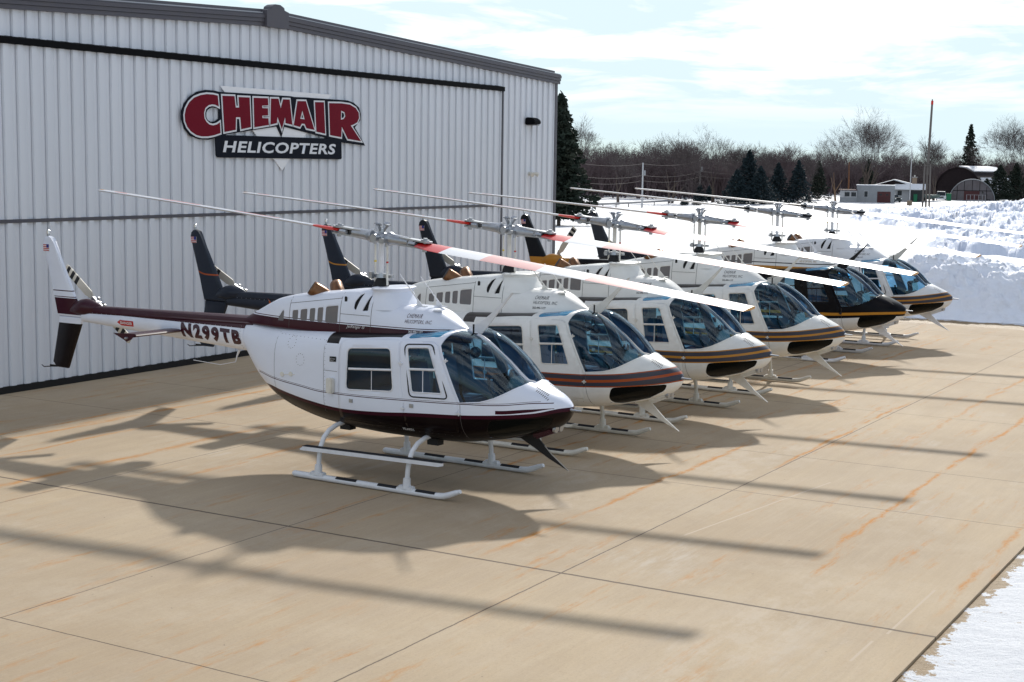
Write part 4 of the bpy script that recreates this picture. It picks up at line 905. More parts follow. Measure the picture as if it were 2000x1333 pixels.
# snow
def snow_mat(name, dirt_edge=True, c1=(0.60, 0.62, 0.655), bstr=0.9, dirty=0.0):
    m = mat(name, c1, 0.6, spec=0.25); nt = m.node_tree; b = nt.nodes['Principled BSDF']; tc = N(nt, 'ShaderNodeTexCoord'); sp = N(nt, 'ShaderNodeSeparateXYZ'); nt.links.new(tc.outputs['Object'], sp.inputs[0])
    nx = lambda *a, **k: ntex(*a, nt=nt, tc=tc, **k)
    col = c1
    if dirty: col = mixc(ramp(nx(1.4, 7, 0.7), 0.52, 0.72, 0, dirty, nt=nt), col, (0.48, 0.43, 0.36), nt=nt)
    if dirt_edge:
        # bare turf along the slab and stubble showing through
        d = M('MAXIMUM', M('SUBTRACT', sp.outputs[0], EX + 0.85, nt=nt), M('SUBTRACT', EY, sp.outputs[1], nt=nt), nt=nt)
        rag = M('MULTIPLY', M('SUBTRACT', nx(2.6, 8, 0.75), 0.47, nt=nt), 1.1, nt=nt)
        grass = mixc(nx(30, 5, 0.8), (0.17, 0.105, 0.045), (0.34, 0.235, 0.115), nt=nt)
        inn = M('LESS_THAN', M('SUBTRACT', d, rag, nt=nt), 0.05, nt=nt)
        spot = M('MULTIPLY', ramp(nx(3.2, 8, 0.8, (1.5, 0.7, 1)), 0.60, 0.64, nt=nt), ramp(d, 0.3, 3.2, 1, 0, nt=nt), nt=nt)
        far = M('MULTIPLY', M('MULTIPLY', ramp(nx(2.4, 8, 0.85, (1, 1, 1)), 0.56, 0.66, 0, 0.6, nt=nt), ramp(nx(0.035, 3, 0.5, loc=(4, 8, 0)), 0.50, 0.60, nt=nt), nt=nt), ramp(sp.outputs[0], 70, 110, nt=nt), nt=nt)
        col = mixc(M('MAXIMUM', M('MAXIMUM', inn, spot, nt=nt), far, nt=nt), col, grass, nt=nt)
    if not isinstance(col, tuple): nt.links.new(col, b.inputs['Base Color'])
    bp = N(nt, 'ShaderNodeBump'); bp.inputs['Strength'].default_value = bstr; bp.inputs['Distance'].default_value = 0.06
    hh = M('ADD', nx(3.5, 8, 0.7, (1, 0.6, 1)), M('MULTIPLY', nx(22, 5, 0.75), 0.35, nt=nt), nt=nt)
    if dirt_edge: hh = M('ADD', hh, M('MULTIPLY', M('MULTIPLY', nx(0.55, 7, 0.6, (1, 0.8, 1)), ramp(sp.outputs[0], 30, 60, 0, 1, nt=nt), nt=nt), 9.0, nt=nt), nt=nt)
    nt.links.new(hh, bp.inputs['Height']); nt.links.new(bp.outputs[0], b.inputs['Normal'])
    return m
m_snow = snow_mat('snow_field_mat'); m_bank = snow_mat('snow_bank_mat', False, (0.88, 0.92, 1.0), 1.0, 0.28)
azs = []; a = -180.0
while a < 180 - 1e-6:
    azs.append(a); a += 0.16 if 5 < a < 62 else 3.0
rs = [2.5]
while rs[-1] < 2600: rs.append(rs[-1] * 1.0215)
V = []; F = []
for r_ in rs:
    for a in azs: x = CAM.x + r_ * math.cos(R(a)); y = CAM.y + r_ * math.sin(R(a)); V.append((x, y, hgt(x, y)))
n = len(azs)
for i in range(len(rs) - 1):
    for k in range(n): F.append((i * n + k, i * n + (k + 1) % n, (i + 1) * n + (k + 1) % n, (i + 1) * n + k))
V.append((CAM.x, CAM.y, hgt(CAM.x, CAM.y)))
for k in range(n): F.append((len(V) - 1, (k + 1) % n, k))
me = bpy.data.meshes.new('snow_field'); me.from_pydata(V, [], [f[::-1] for f in F]); me.update()
if me.polygons[0].normal.z < 0: me.flip_normals()
struct(obj('snow_field', me, m_snow, smooth=True))
# ploughed bank beyond the slab's far edge
V = []; F = []; nx_, ny_ = 150, 300
for i in range(nx_):
    for j in range(ny_):
        u = i / (nx_ - 1); x = 12.6 + 9.2 * u; y = -29 + 24.5 * j / (ny_ - 1)
        side = sstep(-4.7, -8.6, y) * sstep(-29, -27, y); wob_ = 1.1 * fbm(0.3, y * 0.45, 9, 4)
        prof = sstep(0.0, 2.3, x - 12.75 - 0.5 * wob_) * (1 - sstep(4.2, 9.2, x - 12.05))
        hh = side * prof * (1.32 + 0.22 * fbm(y * 0.5, 1.3, 2, 3) + 0.16 * fbm(x * 0.7, y * 0.7, 0, 3)) + 0.24 * prof * side * (1 - abs(fbm(x * 1.9, y * 1.9, 5, 5)) * 1.7) + 0.05 * side * fbm(x * 7, y * 7, 1, 3) * sstep(0, 0.5, x - 12.7)
        c = noise.cell(Vector((x * 3.3 + fbm(x, y, 0, 2), y * 3.3, 0))) ; hh += 0.05 * side * prof * c
        V.append((x + 0.05 * fbm(x * 5, y * 5, 8, 2), y + 0.05 * fbm(x * 5, y * 5, 12, 2), -0.10 + hh))
for i in range(nx_ - 1):
    for j in range(ny_ - 1): F.append((i * ny_ + j, (i + 1) * ny_ + j, (i + 1) * ny_ + j + 1, i * ny_ + j + 1))
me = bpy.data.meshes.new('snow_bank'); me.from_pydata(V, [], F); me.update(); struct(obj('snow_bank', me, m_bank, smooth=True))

# long ploughed ridges standing in the field beyond
def ridge(name, px0, px1, D0, D1, H0, H1, depth, seed, na, nd):
    V = []; F = []
    for i in range(na):
        u = i / (na - 1); px = px0 + (px1 - px0) * u; a = facing(px); Dn = D0 + (D1 - D0) * u
        for j in range(nd):
            v = j / (nd - 1); D = Dn + depth * v; x = CAM.x + D * math.cos(a); y = CAM.y + D * math.sin(a)
            H = (H0 + (H1 - H0) * u) * (0.80 + 0.45 * fbm(x * 0.07, y * 0.07, seed, 2)); en = sstep(0, 0.10, u)
            q = v + 0.10 * fbm(x * 0.16, y * 0.16, seed + 3, 3)
            prof = sstep(0.0, 0.42, q) * (1 - 0.9 * sstep(0.62, 1.0, q))
            rough = (0.42 * (0.55 - abs(fbm(x * 0.30, y * 0.30, seed + 5, 5))) + 0.22 * (0.5 - abs(fbm(x * 0.95, y * 0.95, seed + 6, 4))) + 0.10 * noise.cell(Vector((x * 0.9 + fbm(x, y, 0, 2), y * 0.9, seed))))
            edge = sstep(0, 0.12, v) * (1 - sstep(0.88, 1.0, v)) * en
            V.append((x, y, hgt(x, y) - 0.12 + en * prof * H + edge * rough * 1.7 + 0.14 * edge))
    for i in range(na - 1):
        for j in range(nd - 1): F.append((i * nd + j, i * nd + j + 1, (i + 1) * nd + j + 1, (i + 1) * nd + j))
    me = bpy.data.meshes.new(name); me.from_pydata(V, [], F); me.update()
    if me.polygons[len(F) // 2].normal.z < 0: me.flip_normals()
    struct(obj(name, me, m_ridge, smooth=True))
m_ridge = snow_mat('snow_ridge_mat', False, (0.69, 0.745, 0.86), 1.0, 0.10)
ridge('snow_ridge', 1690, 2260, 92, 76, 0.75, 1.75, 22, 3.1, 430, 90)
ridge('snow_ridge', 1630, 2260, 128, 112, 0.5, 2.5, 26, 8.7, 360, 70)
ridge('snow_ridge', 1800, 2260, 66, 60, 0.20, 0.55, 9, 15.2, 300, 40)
# ------------------------------------------------------------------ the hangar
m_wall = grunge(mat('light_grey_ribbed_steel', (0.735, 0.76, 0.81), 0.5, spec=0.3), 0.10, 0.7, (0.3, 0.31, 0.33), (1, 1, 0.25))
m_trim = grunge(mat('charcoal_trim', (0.095, 0.092, 0.11), 0.5), 0.15, 2)
m_blk = mat('black_header', (0.004, 0.004, 0.005), 0.7, spec=0.1); m_roof = mat('roof_steel', (0.45, 0.46, 0.48), 0.4)
HG = empty('hangar', (0, 0.10, 0)); tag(HG, 'large light grey ribbed steel hangar with a low gabled charcoal roof edge', 'hangar')
def zroof(x): return 6.60 - 0.0427 * abs(x + 2.25)
def ribbed(x0, x1, zlo, zhi, y0, phase=-9.205, pitch=0.2985):
    """ribbed sheet standing in the plane y=y0, ribs towards -y"""
    bm = bmesh.new(); xs = []
    k = math.floor((x0 - phase) / pitch) - 1
    while phase + k * pitch < x1 + pitch:
        b0 = phase + k * pitch
        for dx, dy in ((0.0, 0.0), (0.010, -0.040), (0.118, -0.040), (0.134, 0.0), (0.205, 0.0), (0.210, -0.004), (0.222, -0.004), (0.227, 0.0), (0.280, 0.0), (0.2805, 0.034), (0.2975, 0.034)): xs.append((b0 + dx, y0 + dy))  # narrow slot beside each rib is added to catch a dark line of shade
        k += 1
    xs = [(x0, y0)] + [q for q in xs if x0 < q[0] < x1] + [(x1, y0)]
    lo = [bm.verts.new((x, y, zlo(x) if callable(zlo) else zlo)) for x, y in xs]; hi = [bm.verts.new((x, y, zhi(x) if callable(zhi) else zhi)) for x, y in xs]
    for i in range(len(xs) - 1): bm.faces.new((lo[i], lo[i + 1], hi[i + 1], hi[i]))
    return bm
XL, XR = -14.1, 9.67
obj('wall', ribbed(XL, 6.74, 5.86, lambda x: zroof(x) + 0.05, 0.02), m_wall, HG)
obj('wall', ribbed(6.76, XR, 0.0, lambda x: zroof(x) + 0.05, 0.02), m_wall, HG)
dr = obj('door', ribbed(-13.0, 6.72, 2.875, 5.80, -0.075), m_wall, HG)
obj('door_leaf', ribbed(-13.0, 6.72, 0.10, 2.835, -0.075), m_wall, dr)
bm = bmesh.new(); box(bm, -13.0, 6.72, -0.118, -0.04, 2.825, 2.885); box(bm, 6.70, 6.745, -0.11, 0.03, 0.0, 5.80); box(bm, XL, -13.0, -0.05, 0.02, 0, 5.9)
for k in range(8): box(bm, -12 + 2.6 * k, -11.93 + 2.6 * k, -0.122, -0.118, 2.835, 2.875)
obj('seam_trim', bm, m_trim, dr)
bm = bmesh.new(); box(bm, -13.0, 6.72, -0.13, -0.03, 0.0, 0.115); obj('bottom_seal', bm, m_dark, dr)
bm = bmesh.new(); box(bm, -14.0, 6.74, -0.15, 0.02, 5.745, 5.85); prism(bm, [(-0.15, 5.85), (0.02, 5.85), (0.02, 5.885)], -14.0, 6.76, (1, 2)); recalc(bm); obj('door_header', bm, m_blk, HG)
# rake trim: stepped fascia following the roof slope
bm = bmesh.new()
for xa, xb in ((-14.5, -2.55), (-1.95, 9.80)):
    for (ya, yb, za, zb) in ((-0.08, 0.03, 0.00, 0.075), (-0.10, 0.03, 0.080, 0.150), (-0.12, 0.03, 0.155, 0.225), (-0.10, 0.03, 0.230, 0.250)):
        v = box(bm, xa, xb, ya, yb, 0, 1)
        for i, q in enumerate(v):
            q.co.z = zroof(q.co.x) + (za if q.co.z < 0.5 else zb)
obj('rake_trim', bm, m_trim, HG)
bm = bmesh.new()
for xa, xb in ((-14.5, -2.55), (-1.95, 9.84)):
    for (ya, yb, za, zb, mi) in ((-0.06, 0.10, 0.253, 0.275, 1), (-0.02, 0.3, 0.280, 0.335, 0)):
        v = box(bm, xa, xb - (0.25 if mi == 0 and xb > 0 else 0), ya, yb, 0, 1, mi)
        for q in v: q.co.z = zroof(q.co.x) + (za if q.co.z < 0.5 else zb)
obj('roof_edge', bm, [m_trim, m_roof], HG)
bm = bmesh.new(); prism(bm, [(-2.62, 6.575), (-1.93, 6.575), (-1.93, 6.90), (-2.06, 6.93), (-2.08, 6.98), (-2.20, 7.03), (-2.36, 7.03), (-2.46, 6.98), (-2.48, 6.93), (-2.62, 6.90)], -0.16, 0.05); recalc(bm); obj('ridge_cap', bm, m_trim, HG)
bm = bmesh.new(); box(bm, 9.62, 9.71, -0.03, 0.05, 0, 6.12); box(bm, 9.713, 9.76, -0.027, 0.12, 0, 6.14); obj('corner_trim', bm, m_trim, HG)
bm = bmesh.new()
prism(bm, [(-14.3, zroof(-14.3) + 0.27), (-2.25, 6.88), (9.75, zroof(9.75) + 0.27), (9.75, zroof(9.75) + 0.20), (-2.25, 6.80), (-14.3, zroof(-14.3) + 0.2)], 0.06, 24.3); recalc(bm); obj('roof', bm, m_roof, HG)
bm = bmesh.new(); box(bm, 9.59, 9.66, 0.05, 24.0, 0, zroof(9.5) + 0.15); box(bm, XL, XL + 0.07, 0.05, 24.0, 0, zroof(XL) + 0.15)
prism(bm, [(XL, 0), (XR - 0.01, 0), (XR - 0.01, zroof(9.5) + 0.1), (-2.25, 6.7), (XL, zroof(XL) + 0.1)], 24.0, 24.08); recalc(bm); obj('wall', bm, m_wall, HG)
t = empty('wall_light', (8.22, 0.12, 5.03)); tag(t, 'black half-round security light high on the hangar wall near its corner', 'wall light')
bm = bmesh.new(); v = [(-0.17, 0), (0.17, 0), (0.17, 0.05), (0.12, 0.11), (0.04, 0.135), (-0.04, 0.135), (-0.12, 0.11), (-0.17, 0.05)]
prism(bm, [(-0.30, -0.07), (-0.02, -0.09), (-0.02, 0.09), (-0.12, 0.11), (-0.24, 0.08), (-0.32, 0.0)], -0.18, 0.18, (1, 2)); recalc(bm); bmesh.ops.bevel(bm, geom=bm.edges[:], offset=0.02, segments=2, affect='EDGES'); obj('housing', bm, m_blk, t)
bm = bmesh.new(); box(bm, -0.15, 0.15, -0.27, -0.05, -0.10, -0.085); obj('lens', bm, m_grille, t)
t = empty('wall_light', (8.30, 0.12, 3.66)); tag(t, 'small cream twin-head floodlight low on the hangar wall below the black light', 'wall light')
bm = bmesh.new(); tube(bm, [(0, -0.0, 0), (0, -0.06, 0)], 0.05, 12); obj('base', bm, m_crm, t)
for s in (-1, 1):
    bm = bmesh.new(); tube(bm, [(0, -0.05, 0), (s * 0.07, -0.12, 0.01), (s * 0.12, -0.16, 0.0), (s * 0.16, -0.22, -0.03)], [0.02, 0.03, 0.05, 0.06], 10); obj('lamp_head', bm, m_crm, t)

# ------------------------------------------------------------------ the sign
m_sred = mat('sign_crimson', (0.17, 0.005, 0.018), 0.6, spec=0.1); m_sblk = mat('sign_black', (0.006, 0.008, 0.016), 0.6, spec=0.1); m_swht = mat('sign_white', (0.74, 0.75, 0.78), 0.45)
SG = {
'C': [(-4.038, 5.137), (-4.166, 5.151), (-4.343, 5.152), (-4.519, 5.124), (-4.693, 5.069), (-4.832, 4.973), (-4.92, 4.856), (-4.956, 4.738), (-4.944, 4.621), (-4.888, 4.521), (-4.79, 4.437), (-4.647, 4.374), (-4.502, 4.35), (-4.326, 4.354), (-4.147, 4.382), (-3.967, 4.426), (-3.982, 4.629), (-4.07, 4.586), (-4.175, 4.565), (-4.278, 4.578), (-4.366, 4.629), (-4.418, 4.697), (-4.428, 4.796), (-4.391, 4.887), (-4.302, 4.944), (-4.198, 4.966), (-4.109, 4.96), (-4.011, 4.931)],
'H': [(-3.903, 5.141), (-3.555, 5.149), (-3.521, 4.931), (-3.416, 4.935), (-3.432, 5.138), (-3.106, 5.144), (-3.074, 4.564), (-3.358, 4.515), (-3.387, 4.748), (-3.517, 4.744), (-3.526, 4.499), (-3.852, 4.449)],
'E': [(-2.982, 5.144), (-2.547, 5.153), (-2.535, 5.011), (-2.727, 4.999), (-2.721, 4.952), (-2.549, 4.954), (-2.543, 4.812), (-2.726, 4.799), (-2.72, 4.754), (-2.537, 4.756), (-2.519, 4.624), (-2.966, 4.563)],
'M': [(-2.449, 5.151), (-2.217, 5.159), (-2.145, 4.964), (-2.067, 5.153), (-1.857, 5.158), (-1.775, 4.648), (-1.993, 4.676), (-2.005, 4.809), (-2.108, 4.551), (-2.253, 4.801), (-2.271, 4.667), (-2.469, 4.632)],
'A': [(-1.601, 5.139), (-1.33, 5.147), (-1.043, 4.565), (-1.304, 4.59), (-1.367, 4.68), (-1.465, 4.683), (-1.524, 4.61), (-1.724, 4.641)],
'I': [(-1.02, 5.142), (-0.718, 5.151), (-0.672, 4.495), (-0.972, 4.527)],
'R': [(-0.536, 5.141), (-0.1, 5.154), (0.202, 5.14), (0.412, 5.074), (0.52, 4.975), (0.532, 4.862), (0.471, 4.769), (0.325, 4.714), (0.229, 4.693), (0.611, 4.361), (0.127, 4.401), (-0.092, 4.662), (-0.111, 4.432), (-0.501, 4.468)]}
HOLES = {'A': [(-1.443, 4.915), (-1.492, 4.795), (-1.391, 4.789)], 'R': [(-0.1, 4.98), (-0.006, 4.956), (0.02, 4.89), (-0.025, 4.839), (-0.107, 4.823)]}
CONT = [(-3.992, 5.213), (-1.813, 5.228), (-1.693, 5.217), (-1.225, 5.227), (-1.136, 5.224), (0.126, 5.227), (0.354, 5.185), (0.547, 5.09), (0.61, 4.956), (0.595, 4.818), (0.394, 4.653), (0.776, 4.267), (-0.1, 4.324), (-0.581, 4.404), (-2.02, 4.602), (-2.112, 4.396), (-2.255, 4.6), (-3.755, 4.411), (-3.968, 4.354), (-4.297, 4.29), (-4.561, 4.297), (-4.791, 4.351), (-4.96, 4.484), (-5.036, 4.657), (-5.034, 4.813), (-4.952, 4.952), (-4.807, 5.085), (-4.605, 5.183), (-4.371, 5.23), (-4.135, 5.23)]
BOXP = [(-4.109, 4.387), (-3.755, 4.391), (-0.1, 4.396), (-0.085, 3.986), (-0.118, 3.959), (-4.034, 3.957), (-4.079, 3.975), (-4.093, 4.005)]
def offset(poly, d):
    p = ccw(poly); n = len(p); out = []
    for i in range(n):
        a, b_, c = Vector(p[i - 1]), Vector(p[i]), Vector(p[(i + 1) % n]); e1 = (b_ - a).normalized(); e2 = (c - b_).normalized()
        n1 = Vector((e1.y, -e1.x)); n2 = Vector((e2.y, -e2.x)); m_ = (n1 + n2); k = min(2.6, 1 / max(0.25, m_.length / 2)); out.append(tuple(b_ + m_.normalized() * d * k))
    return out
def fillp(polys, yf, yb):
    """filled outline with holes, as a flat panel of some thickness"""
    cu = bpy.data.curves.new('t', 'CURVE'); cu.dimensions = '2D'; cu.fill_mode = 'BOTH'; cu.extrude = (yb - yf) / 2
    for p in polys:
        sp_ = cu.splines.new('POLY'); sp_.points.add(len(p) - 1); sp_.use_cyclic_u = True
        for q, v in zip(sp_.points, p): q.co = (v[0], v[1], 0, 1)
    o = bpy.data.objects.new('t', cu); C.objects.link(o); dg = bpy.context.evaluated_depsgraph_get(); me = bpy.data.meshes.new_from_object(o.evaluated_get(dg)); bpy.data.objects.remove(o)
    for v in me.vertices: v.co = (v.co.x, (yf + yb) / 2 - v.co.z, v.co.y)
    me.materials.clear(); return me
SN = empty('sign', (-2.16, -0.015, 3.7)); tag(SN, 'crimson and black company sign with a white inverted triangle on the hangar door', 'sign')
def sp(name, me, m): o = obj(name, me, m, SN); o.matrix_parent_inverse = Matrix.Translation((2.1, 0.115, -3.7)); return o
sp('triangle_panel', fillp([[(-3.933, 5.332), (-0.426, 5.327), (-2.077, 3.709)]], -0.132, -0.119), mat('sign_bright_white', (0.86, 0.86, 0.88), 0.5))
sp('backing_panel', fillp([CONT, [(-3.997, 4.882), (-4.065, 4.899), (-4.14, 4.91), (-4.229, 4.899), (-4.312, 4.86), (-4.354, 4.799), (-4.356, 4.719), (-4.315, 4.661), (-4.233, 4.632), (-4.129, 4.643), (-3.999, 4.701)], [(-1.74, 5.19), (-1.66, 5.19), (-1.69, 5.05)]][:2], -0.152, -0.134), m_sblk)
sp('name_board', fillp([BOXP], -0.155, -0.135), m_sblk)
for k, p in SG.items():
    hs = [HOLES[k]] if k in HOLES else []
    sp('letter', fillp([offset(p, 0.034)] + ([offset(hs[0], -0.012)] if hs else []), -0.157, -0.1505), m_swht); sp('letter', fillp([p] + ([offset(hs[0], 0.016)] if hs else []), -0.163, -0.1575), m_sred)
me = text_mesh('HELICOPTERS', 0.225, bold=0.028, shear=0.16, width=3.60)
for v in me.vertices: v.co = (v.co.x - 3.90, -0.157, v.co.y + 4.058)
sp('lettering', me, m_swht)

# ------------------------------------------------------------------ trees
m_bark = mat('grey_brown_bark', (0.105, 0.080, 0.066), 0.9); m_twig = mat('twig_bark', (0.095, 0.078, 0.075), 0.9); m_bark2 = mat('tan_bark', (0.20, 0.125, 0.075), 0.9)
m_need = grunge(mat('spruce_needles', (0.022, 0.036, 0.026), 0.8), 0.6, 0.8, (0.045, 0.040, 0.022)); m_needb = grunge(mat('blue_spruce_needles', (0.018, 0.034, 0.040), 0.8), 0.5, 0.9, (0.030, 0.045, 0.045))
def bare_tree(seed, H, spread=0.55, stems=1, lean=0.0, levels=6, dens=1.0, rad=None, lowfork=0.28):
    rnd = random.Random(seed); TV, TF, CV, CF = [], [], [], []
    def seg(V, F, p, q, r0, r1, n):
        d = (q - p).normalized(); a = d.orthogonal().normalized(); b_ = d.cross(a); base = len(V)
        for (o, r_) in ((p, r0), (q, r1)):
            for k in range(n): V.append(o + (a * math.cos(2 * math.pi * k / n) + b_ * math.sin(2 * math.pi * k / n)) * r_)
        for k in range(n): F.append((base + k, base + (k + 1) % n, base + n + (k + 1) % n, base + n + k))
    def grow(p, d, L, r_, lv):
        n = 6 if lv == 0 else (5 if lv == 1 else 3); steps = 4 if lv < 3 else (3 if lv < levels - 1 else 2); V, F = (TV, TF) if lv < 2 else (CV, CF); q = p; pts = []
        for i in range(steps):
            d = (d + Vector((rnd.gauss(0, 1), rnd.gauss(0, 1), rnd.gauss(0, 1))) * (0.04 + 0.025 * lv) + Vector((0, 0, 0.09 if lv < 4 else 0.06))).normalized()
            q2 = q + d * L / steps; ra = r_ * (1 - 0.5 * i / steps); rb = r_ * (1 - 0.5 * (i + 1) / steps); seg(V, F, q, q2, ra, rb, n); q = q2; pts.append((q.copy(), d.copy(), rb))
        if lv >= levels: return
        kids = int(round((2.6 if lv < 2 else 3.2) * dens + rnd.random()))
        for k in range(kids):
            i = min(steps - 1, max(0 if lv else 1, int(rnd.uniform(0.35, 1.05) * steps))) if k else steps - 1
            bp_, bd, br = pts[i]; ax = Vector((rnd.gauss(0, 1), rnd.gauss(0, 1), rnd.gauss(0, 0.4))); ax = (ax - bd * ax.dot(bd)).normalized()
            ang = rnd.uniform(0.35, 0.85) * spread * (1.25 if lv < 3 else 1.5) if k else rnd.uniform(0.03, 0.18)
            grow(bp_, (bd * math.cos(ang) + ax * math.sin(ang)).normalized(), L * rnd.uniform(0.66, 0.92), max(br * rnd.uniform(0.55, 0.78), 0.015), lv + 1)
    for s_ in range(stems):
        a = 2 * math.pi * s_ / stems + rnd.random(); t = 0.0 if stems == 1 else rnd.uniform(0.12, 0.30)
        grow(Vector((0.25 * math.cos(a), 0.25 * math.sin(a), -0.3)) if stems > 1 else Vector((0, 0, -0.3)), Vector((math.cos(a) * t + lean, math.sin(a) * t, 1)).normalized(), H * lowfork, (rad or H * 0.02) * (0.7 if stems > 1 else 1), 0)
    hmax = max(v.z for v in CV) if CV else 1; k = H / hmax
    out = []
    for V, F in ((TV, TF), (CV, CF)):
        me = bpy.data.meshes.new('tree'); me.from_pydata([(v.x * k, v.y * k, v.z * k if v.z > 0 else v.z) for v in V], [], F); out.append(me)
    return out
def conifer(seed, H, Rb, m_=5200, droop=0.25, gap=0.06):
    rnd = random.Random(seed); V, F = [], []; TV, TF = [], []
    for (z0, z1, r0, r1) in ((-0.3, H * 0.5, H * 0.016, H * 0.010), (H * 0.5, H * 0.98, H * 0.010, 0.01)):
        base = len(TV)
        for z, r_ in ((z0, r0), (z1, r1)):
            for k in range(7): TV.append((r_ * math.cos(2 * math.pi * k / 7), r_ * math.sin(2 * math.pi * k / 7), z))
        for k in range(7): TF.append((base + k, base + (k + 1) % 7, base + 7 + (k + 1) % 7, base + 7 + k))
    nb = 120
    for b_ in range(nb):
        t = (b_ + 0.5) / nb; t = t ** 0.8; z = H * (gap + (1 - gap) * t); Lb = Rb * (1 - t) ** 0.85 * rnd.uniform(0.72, 1.12) + 0.12; a = b_ * 2.399 + rnd.uniform(-0.3, 0.3)
        dr_ = Vector((math.cos(a), math.sin(a), 0)); n = max(6, int(m_ / nb * (0.35 + 1.3 * (1 - t))))
        for k in range(n):
            u = rnd.random() ** 0.75; wv = 0.20 * Lb * (1.15 - u) + 0.05; p = dr_ * (Lb * u) + Vector((0, 0, z - droop * Lb * u + 0.10 * Lb * u * u + rnd.gauss(0, 0.10))) + Vector((-dr_.y, dr_.x, 0)) * rnd.gauss(0, wv)
            s_ = rnd.uniform(0.10, 0.26) * (0.6 + H / 22); e1 = (dr_ + Vector((rnd.gauss(0, 0.5), rnd.gauss(0, 0.5), rnd.gauss(-0.2, 0.4)))).normalized(); e2 = e1.cross(Vector((rnd.gauss(0, 1), rnd.gauss(0, 1), rnd.gauss(0, 1)))).normalized()
            i0 = len(V); V += [p - e1 * s_ - e2 * s_ * 0.22, p + e1 * s_ * 0.3 - e2 * s_ * 0.42, p + e1 * s_, p + e1 * s_ * 0.3 + e2 * s_ * 0.42, p - e1 * s_ + e2 * s_ * 0.22]; F.append((i0, i0 + 1, i0 + 2, i0 + 3, i0 + 4))
    a_ = bpy.data.meshes.new('crown'); a_.from_pydata([tuple(v) for v in V], [], F); b2_ = bpy.data.meshes.new('trunk'); b2_.from_pydata(TV, [], TF); return b2_, a_
def plant(name, meshes, P, rz, label, cat, group=None, mats=(None, None), sc_=(1, 1, 1), crown='crown'):
    t = empty(name, P, rz); t.scale = sc_; tag(t, label, cat, group)
    obj('trunk', meshes[0], mats[0], t); obj(crown, meshes[1], mats[1], t); return t
G1 = 'bare trees standing above the far wood'
BT = [('bare_tree', 1120, 262, 15.5, 0.5, 1, 'leafless tree rising right behind the tall spruce at the hangar corner', m_bark, 11),
      ('bare_tree', 1207, 240, 10.4, 0.75, 1, 'low round-topped leafless tree left of the two utility poles, in front of the wood', m_bark, 12),
      ('bare_tree', 1310, 257, 12.6, 0.8, 2, 'broad forking leafless tree between the two utility poles', m_bark, 13),
      ('bare_tree', 1392, 265, 14.0, 0.62, 1, 'tall dark-limbed leafless tree just right of the second utility pole', m_bark, 14),
      ('bare_tree', 1437, 272, 10.8, 0.6, 1, 'thin leafless tree behind the blue spruce clump', m_bark, 15),
      ('bare_tree', 1490, 285, 11.5, 0.8, 1, 'pale spindly leafless tree between the spruce clump and the lone spruces', m_twig, 16),
      ('bare_tree', 1632, 268, 13.2, 0.62, 1, 'tan-trunked leafless tree beside the low annex', m_bark2, 17),
      ('bare_tree', 1692, 300, 19.2, 0.62, 4, 'very large vase-shaped leafless tree behind the grey garage', m_bark, 18),
      ('bare_tree', 1822, 320, 14.2, 0.5, 2, 'leafless tree right behind the tall red-topped mast', m_bark, 19),
      ('bare_tree', 1986, 335, 18.6, 0.62, 2, 'large leafless tree at the right end, above the dark evergreens', m_bark, 20),
      ('bare_tree', 1580, 290, 9.5, 0.7, 1, 'small leafless tree just right of the last lone spruce', m_twig, 21),
      ('bare_tree', 1775, 320, 8.8, 0.75, 1, 'low leafless tree behind the street lamp', m_twig, 22)]
for nme, px, D, H, spd, st, lab, mk, sd in BT:
    me2 = bare_tree(sd, H, spd * 1.15, st, levels=6, dens=0.98 if st < 3 else 0.86, rad=H * 0.030, lowfork=(0.40 if sd == 17 else 0.28) if st == 1 else 0.25)
    plant(nme, me2, at(px, D), sd * 1.3, lab, 'bare tree', G1, (mk, m_twig))
CF_ = [(1092, 109, 9.4, 3.1, 'tall dark green spruce right at the hangar corner', m_need, 1, 11000), (1461, 262, 9.2, 4.3, 'tallest blue spruce, in the middle of its clump', m_needb, 2, 7000), (1438, 257, 5.8, 3.5, 'shorter blue spruce on the left of the clump', m_needb, 3, 5000), (1484, 259, 6.4, 4.0, 'shorter blue spruce on the right of the clump', m_needb, 4, 5000),
       (1518, 268, 7.1, 3.0, 'first lone blue spruce right of the clump', m_needb, 5, 5000), (1558, 268, 7.6, 3.3, 'second lone blue spruce, further right', m_needb, 6, 5000), (1889, 354, 16.6, 4.0, 'tall narrow spruce rising behind the dark arched barn', m_need, 7, 5500), (1384, 277, 2.6, 1.2, 'small round-bottomed evergreen near the second utility pole', m_needb, 8, 2000),
       (1366, 262, 3.2, 1.5, 'little evergreen at the foot of the second utility pole', m_needb, 9, 2000), (1950, 330, 7.4, 4.6, 'wide dark evergreen right of the grey arched shed', m_need, 10, 7000), (1982, 334, 7.9, 4.4, 'wide dark evergreen at the very right edge', m_need, 23, 7000), (1925, 328, 4.5, 3.0, 'low dark evergreen tucked against the right end of the arched shed', m_need, 24, 3500), (1693, 312, 8.2, 2.6, 'dark evergreen under the very large vase-shaped tree', m_need, 25, 4000), (1597, 300, 7.6, 2.8, 'dim evergreen at the wood edge right of the lone spruces', m_need, 26, 4000)]
for px, D, H, Rb, lab, mk, sd, q in CF_:
    plant('spruce_tree', conifer(sd, H, Rb, q), at(px, D), sd * 2.1, lab, 'evergreen tree', 'evergreens beyond the snow field', (m_bark, mk), crown='crown')
for px, D, lab in ((1337, 245, 'left of two small round clipped shrubs on the snow by the road'), (1361, 246, 'right of two small round clipped shrubs on the snow by the road')):
    t = empty('shrub', at(px, D)); tag(t, lab, 'shrub', 'clipped shrubs by the road'); me2 = conifer(int(px), 0.9, 0.75, 1200, 0.0); obj('trunk', me2[0], m_bark, t); obj('foliage', me2[1], m_needb, t)
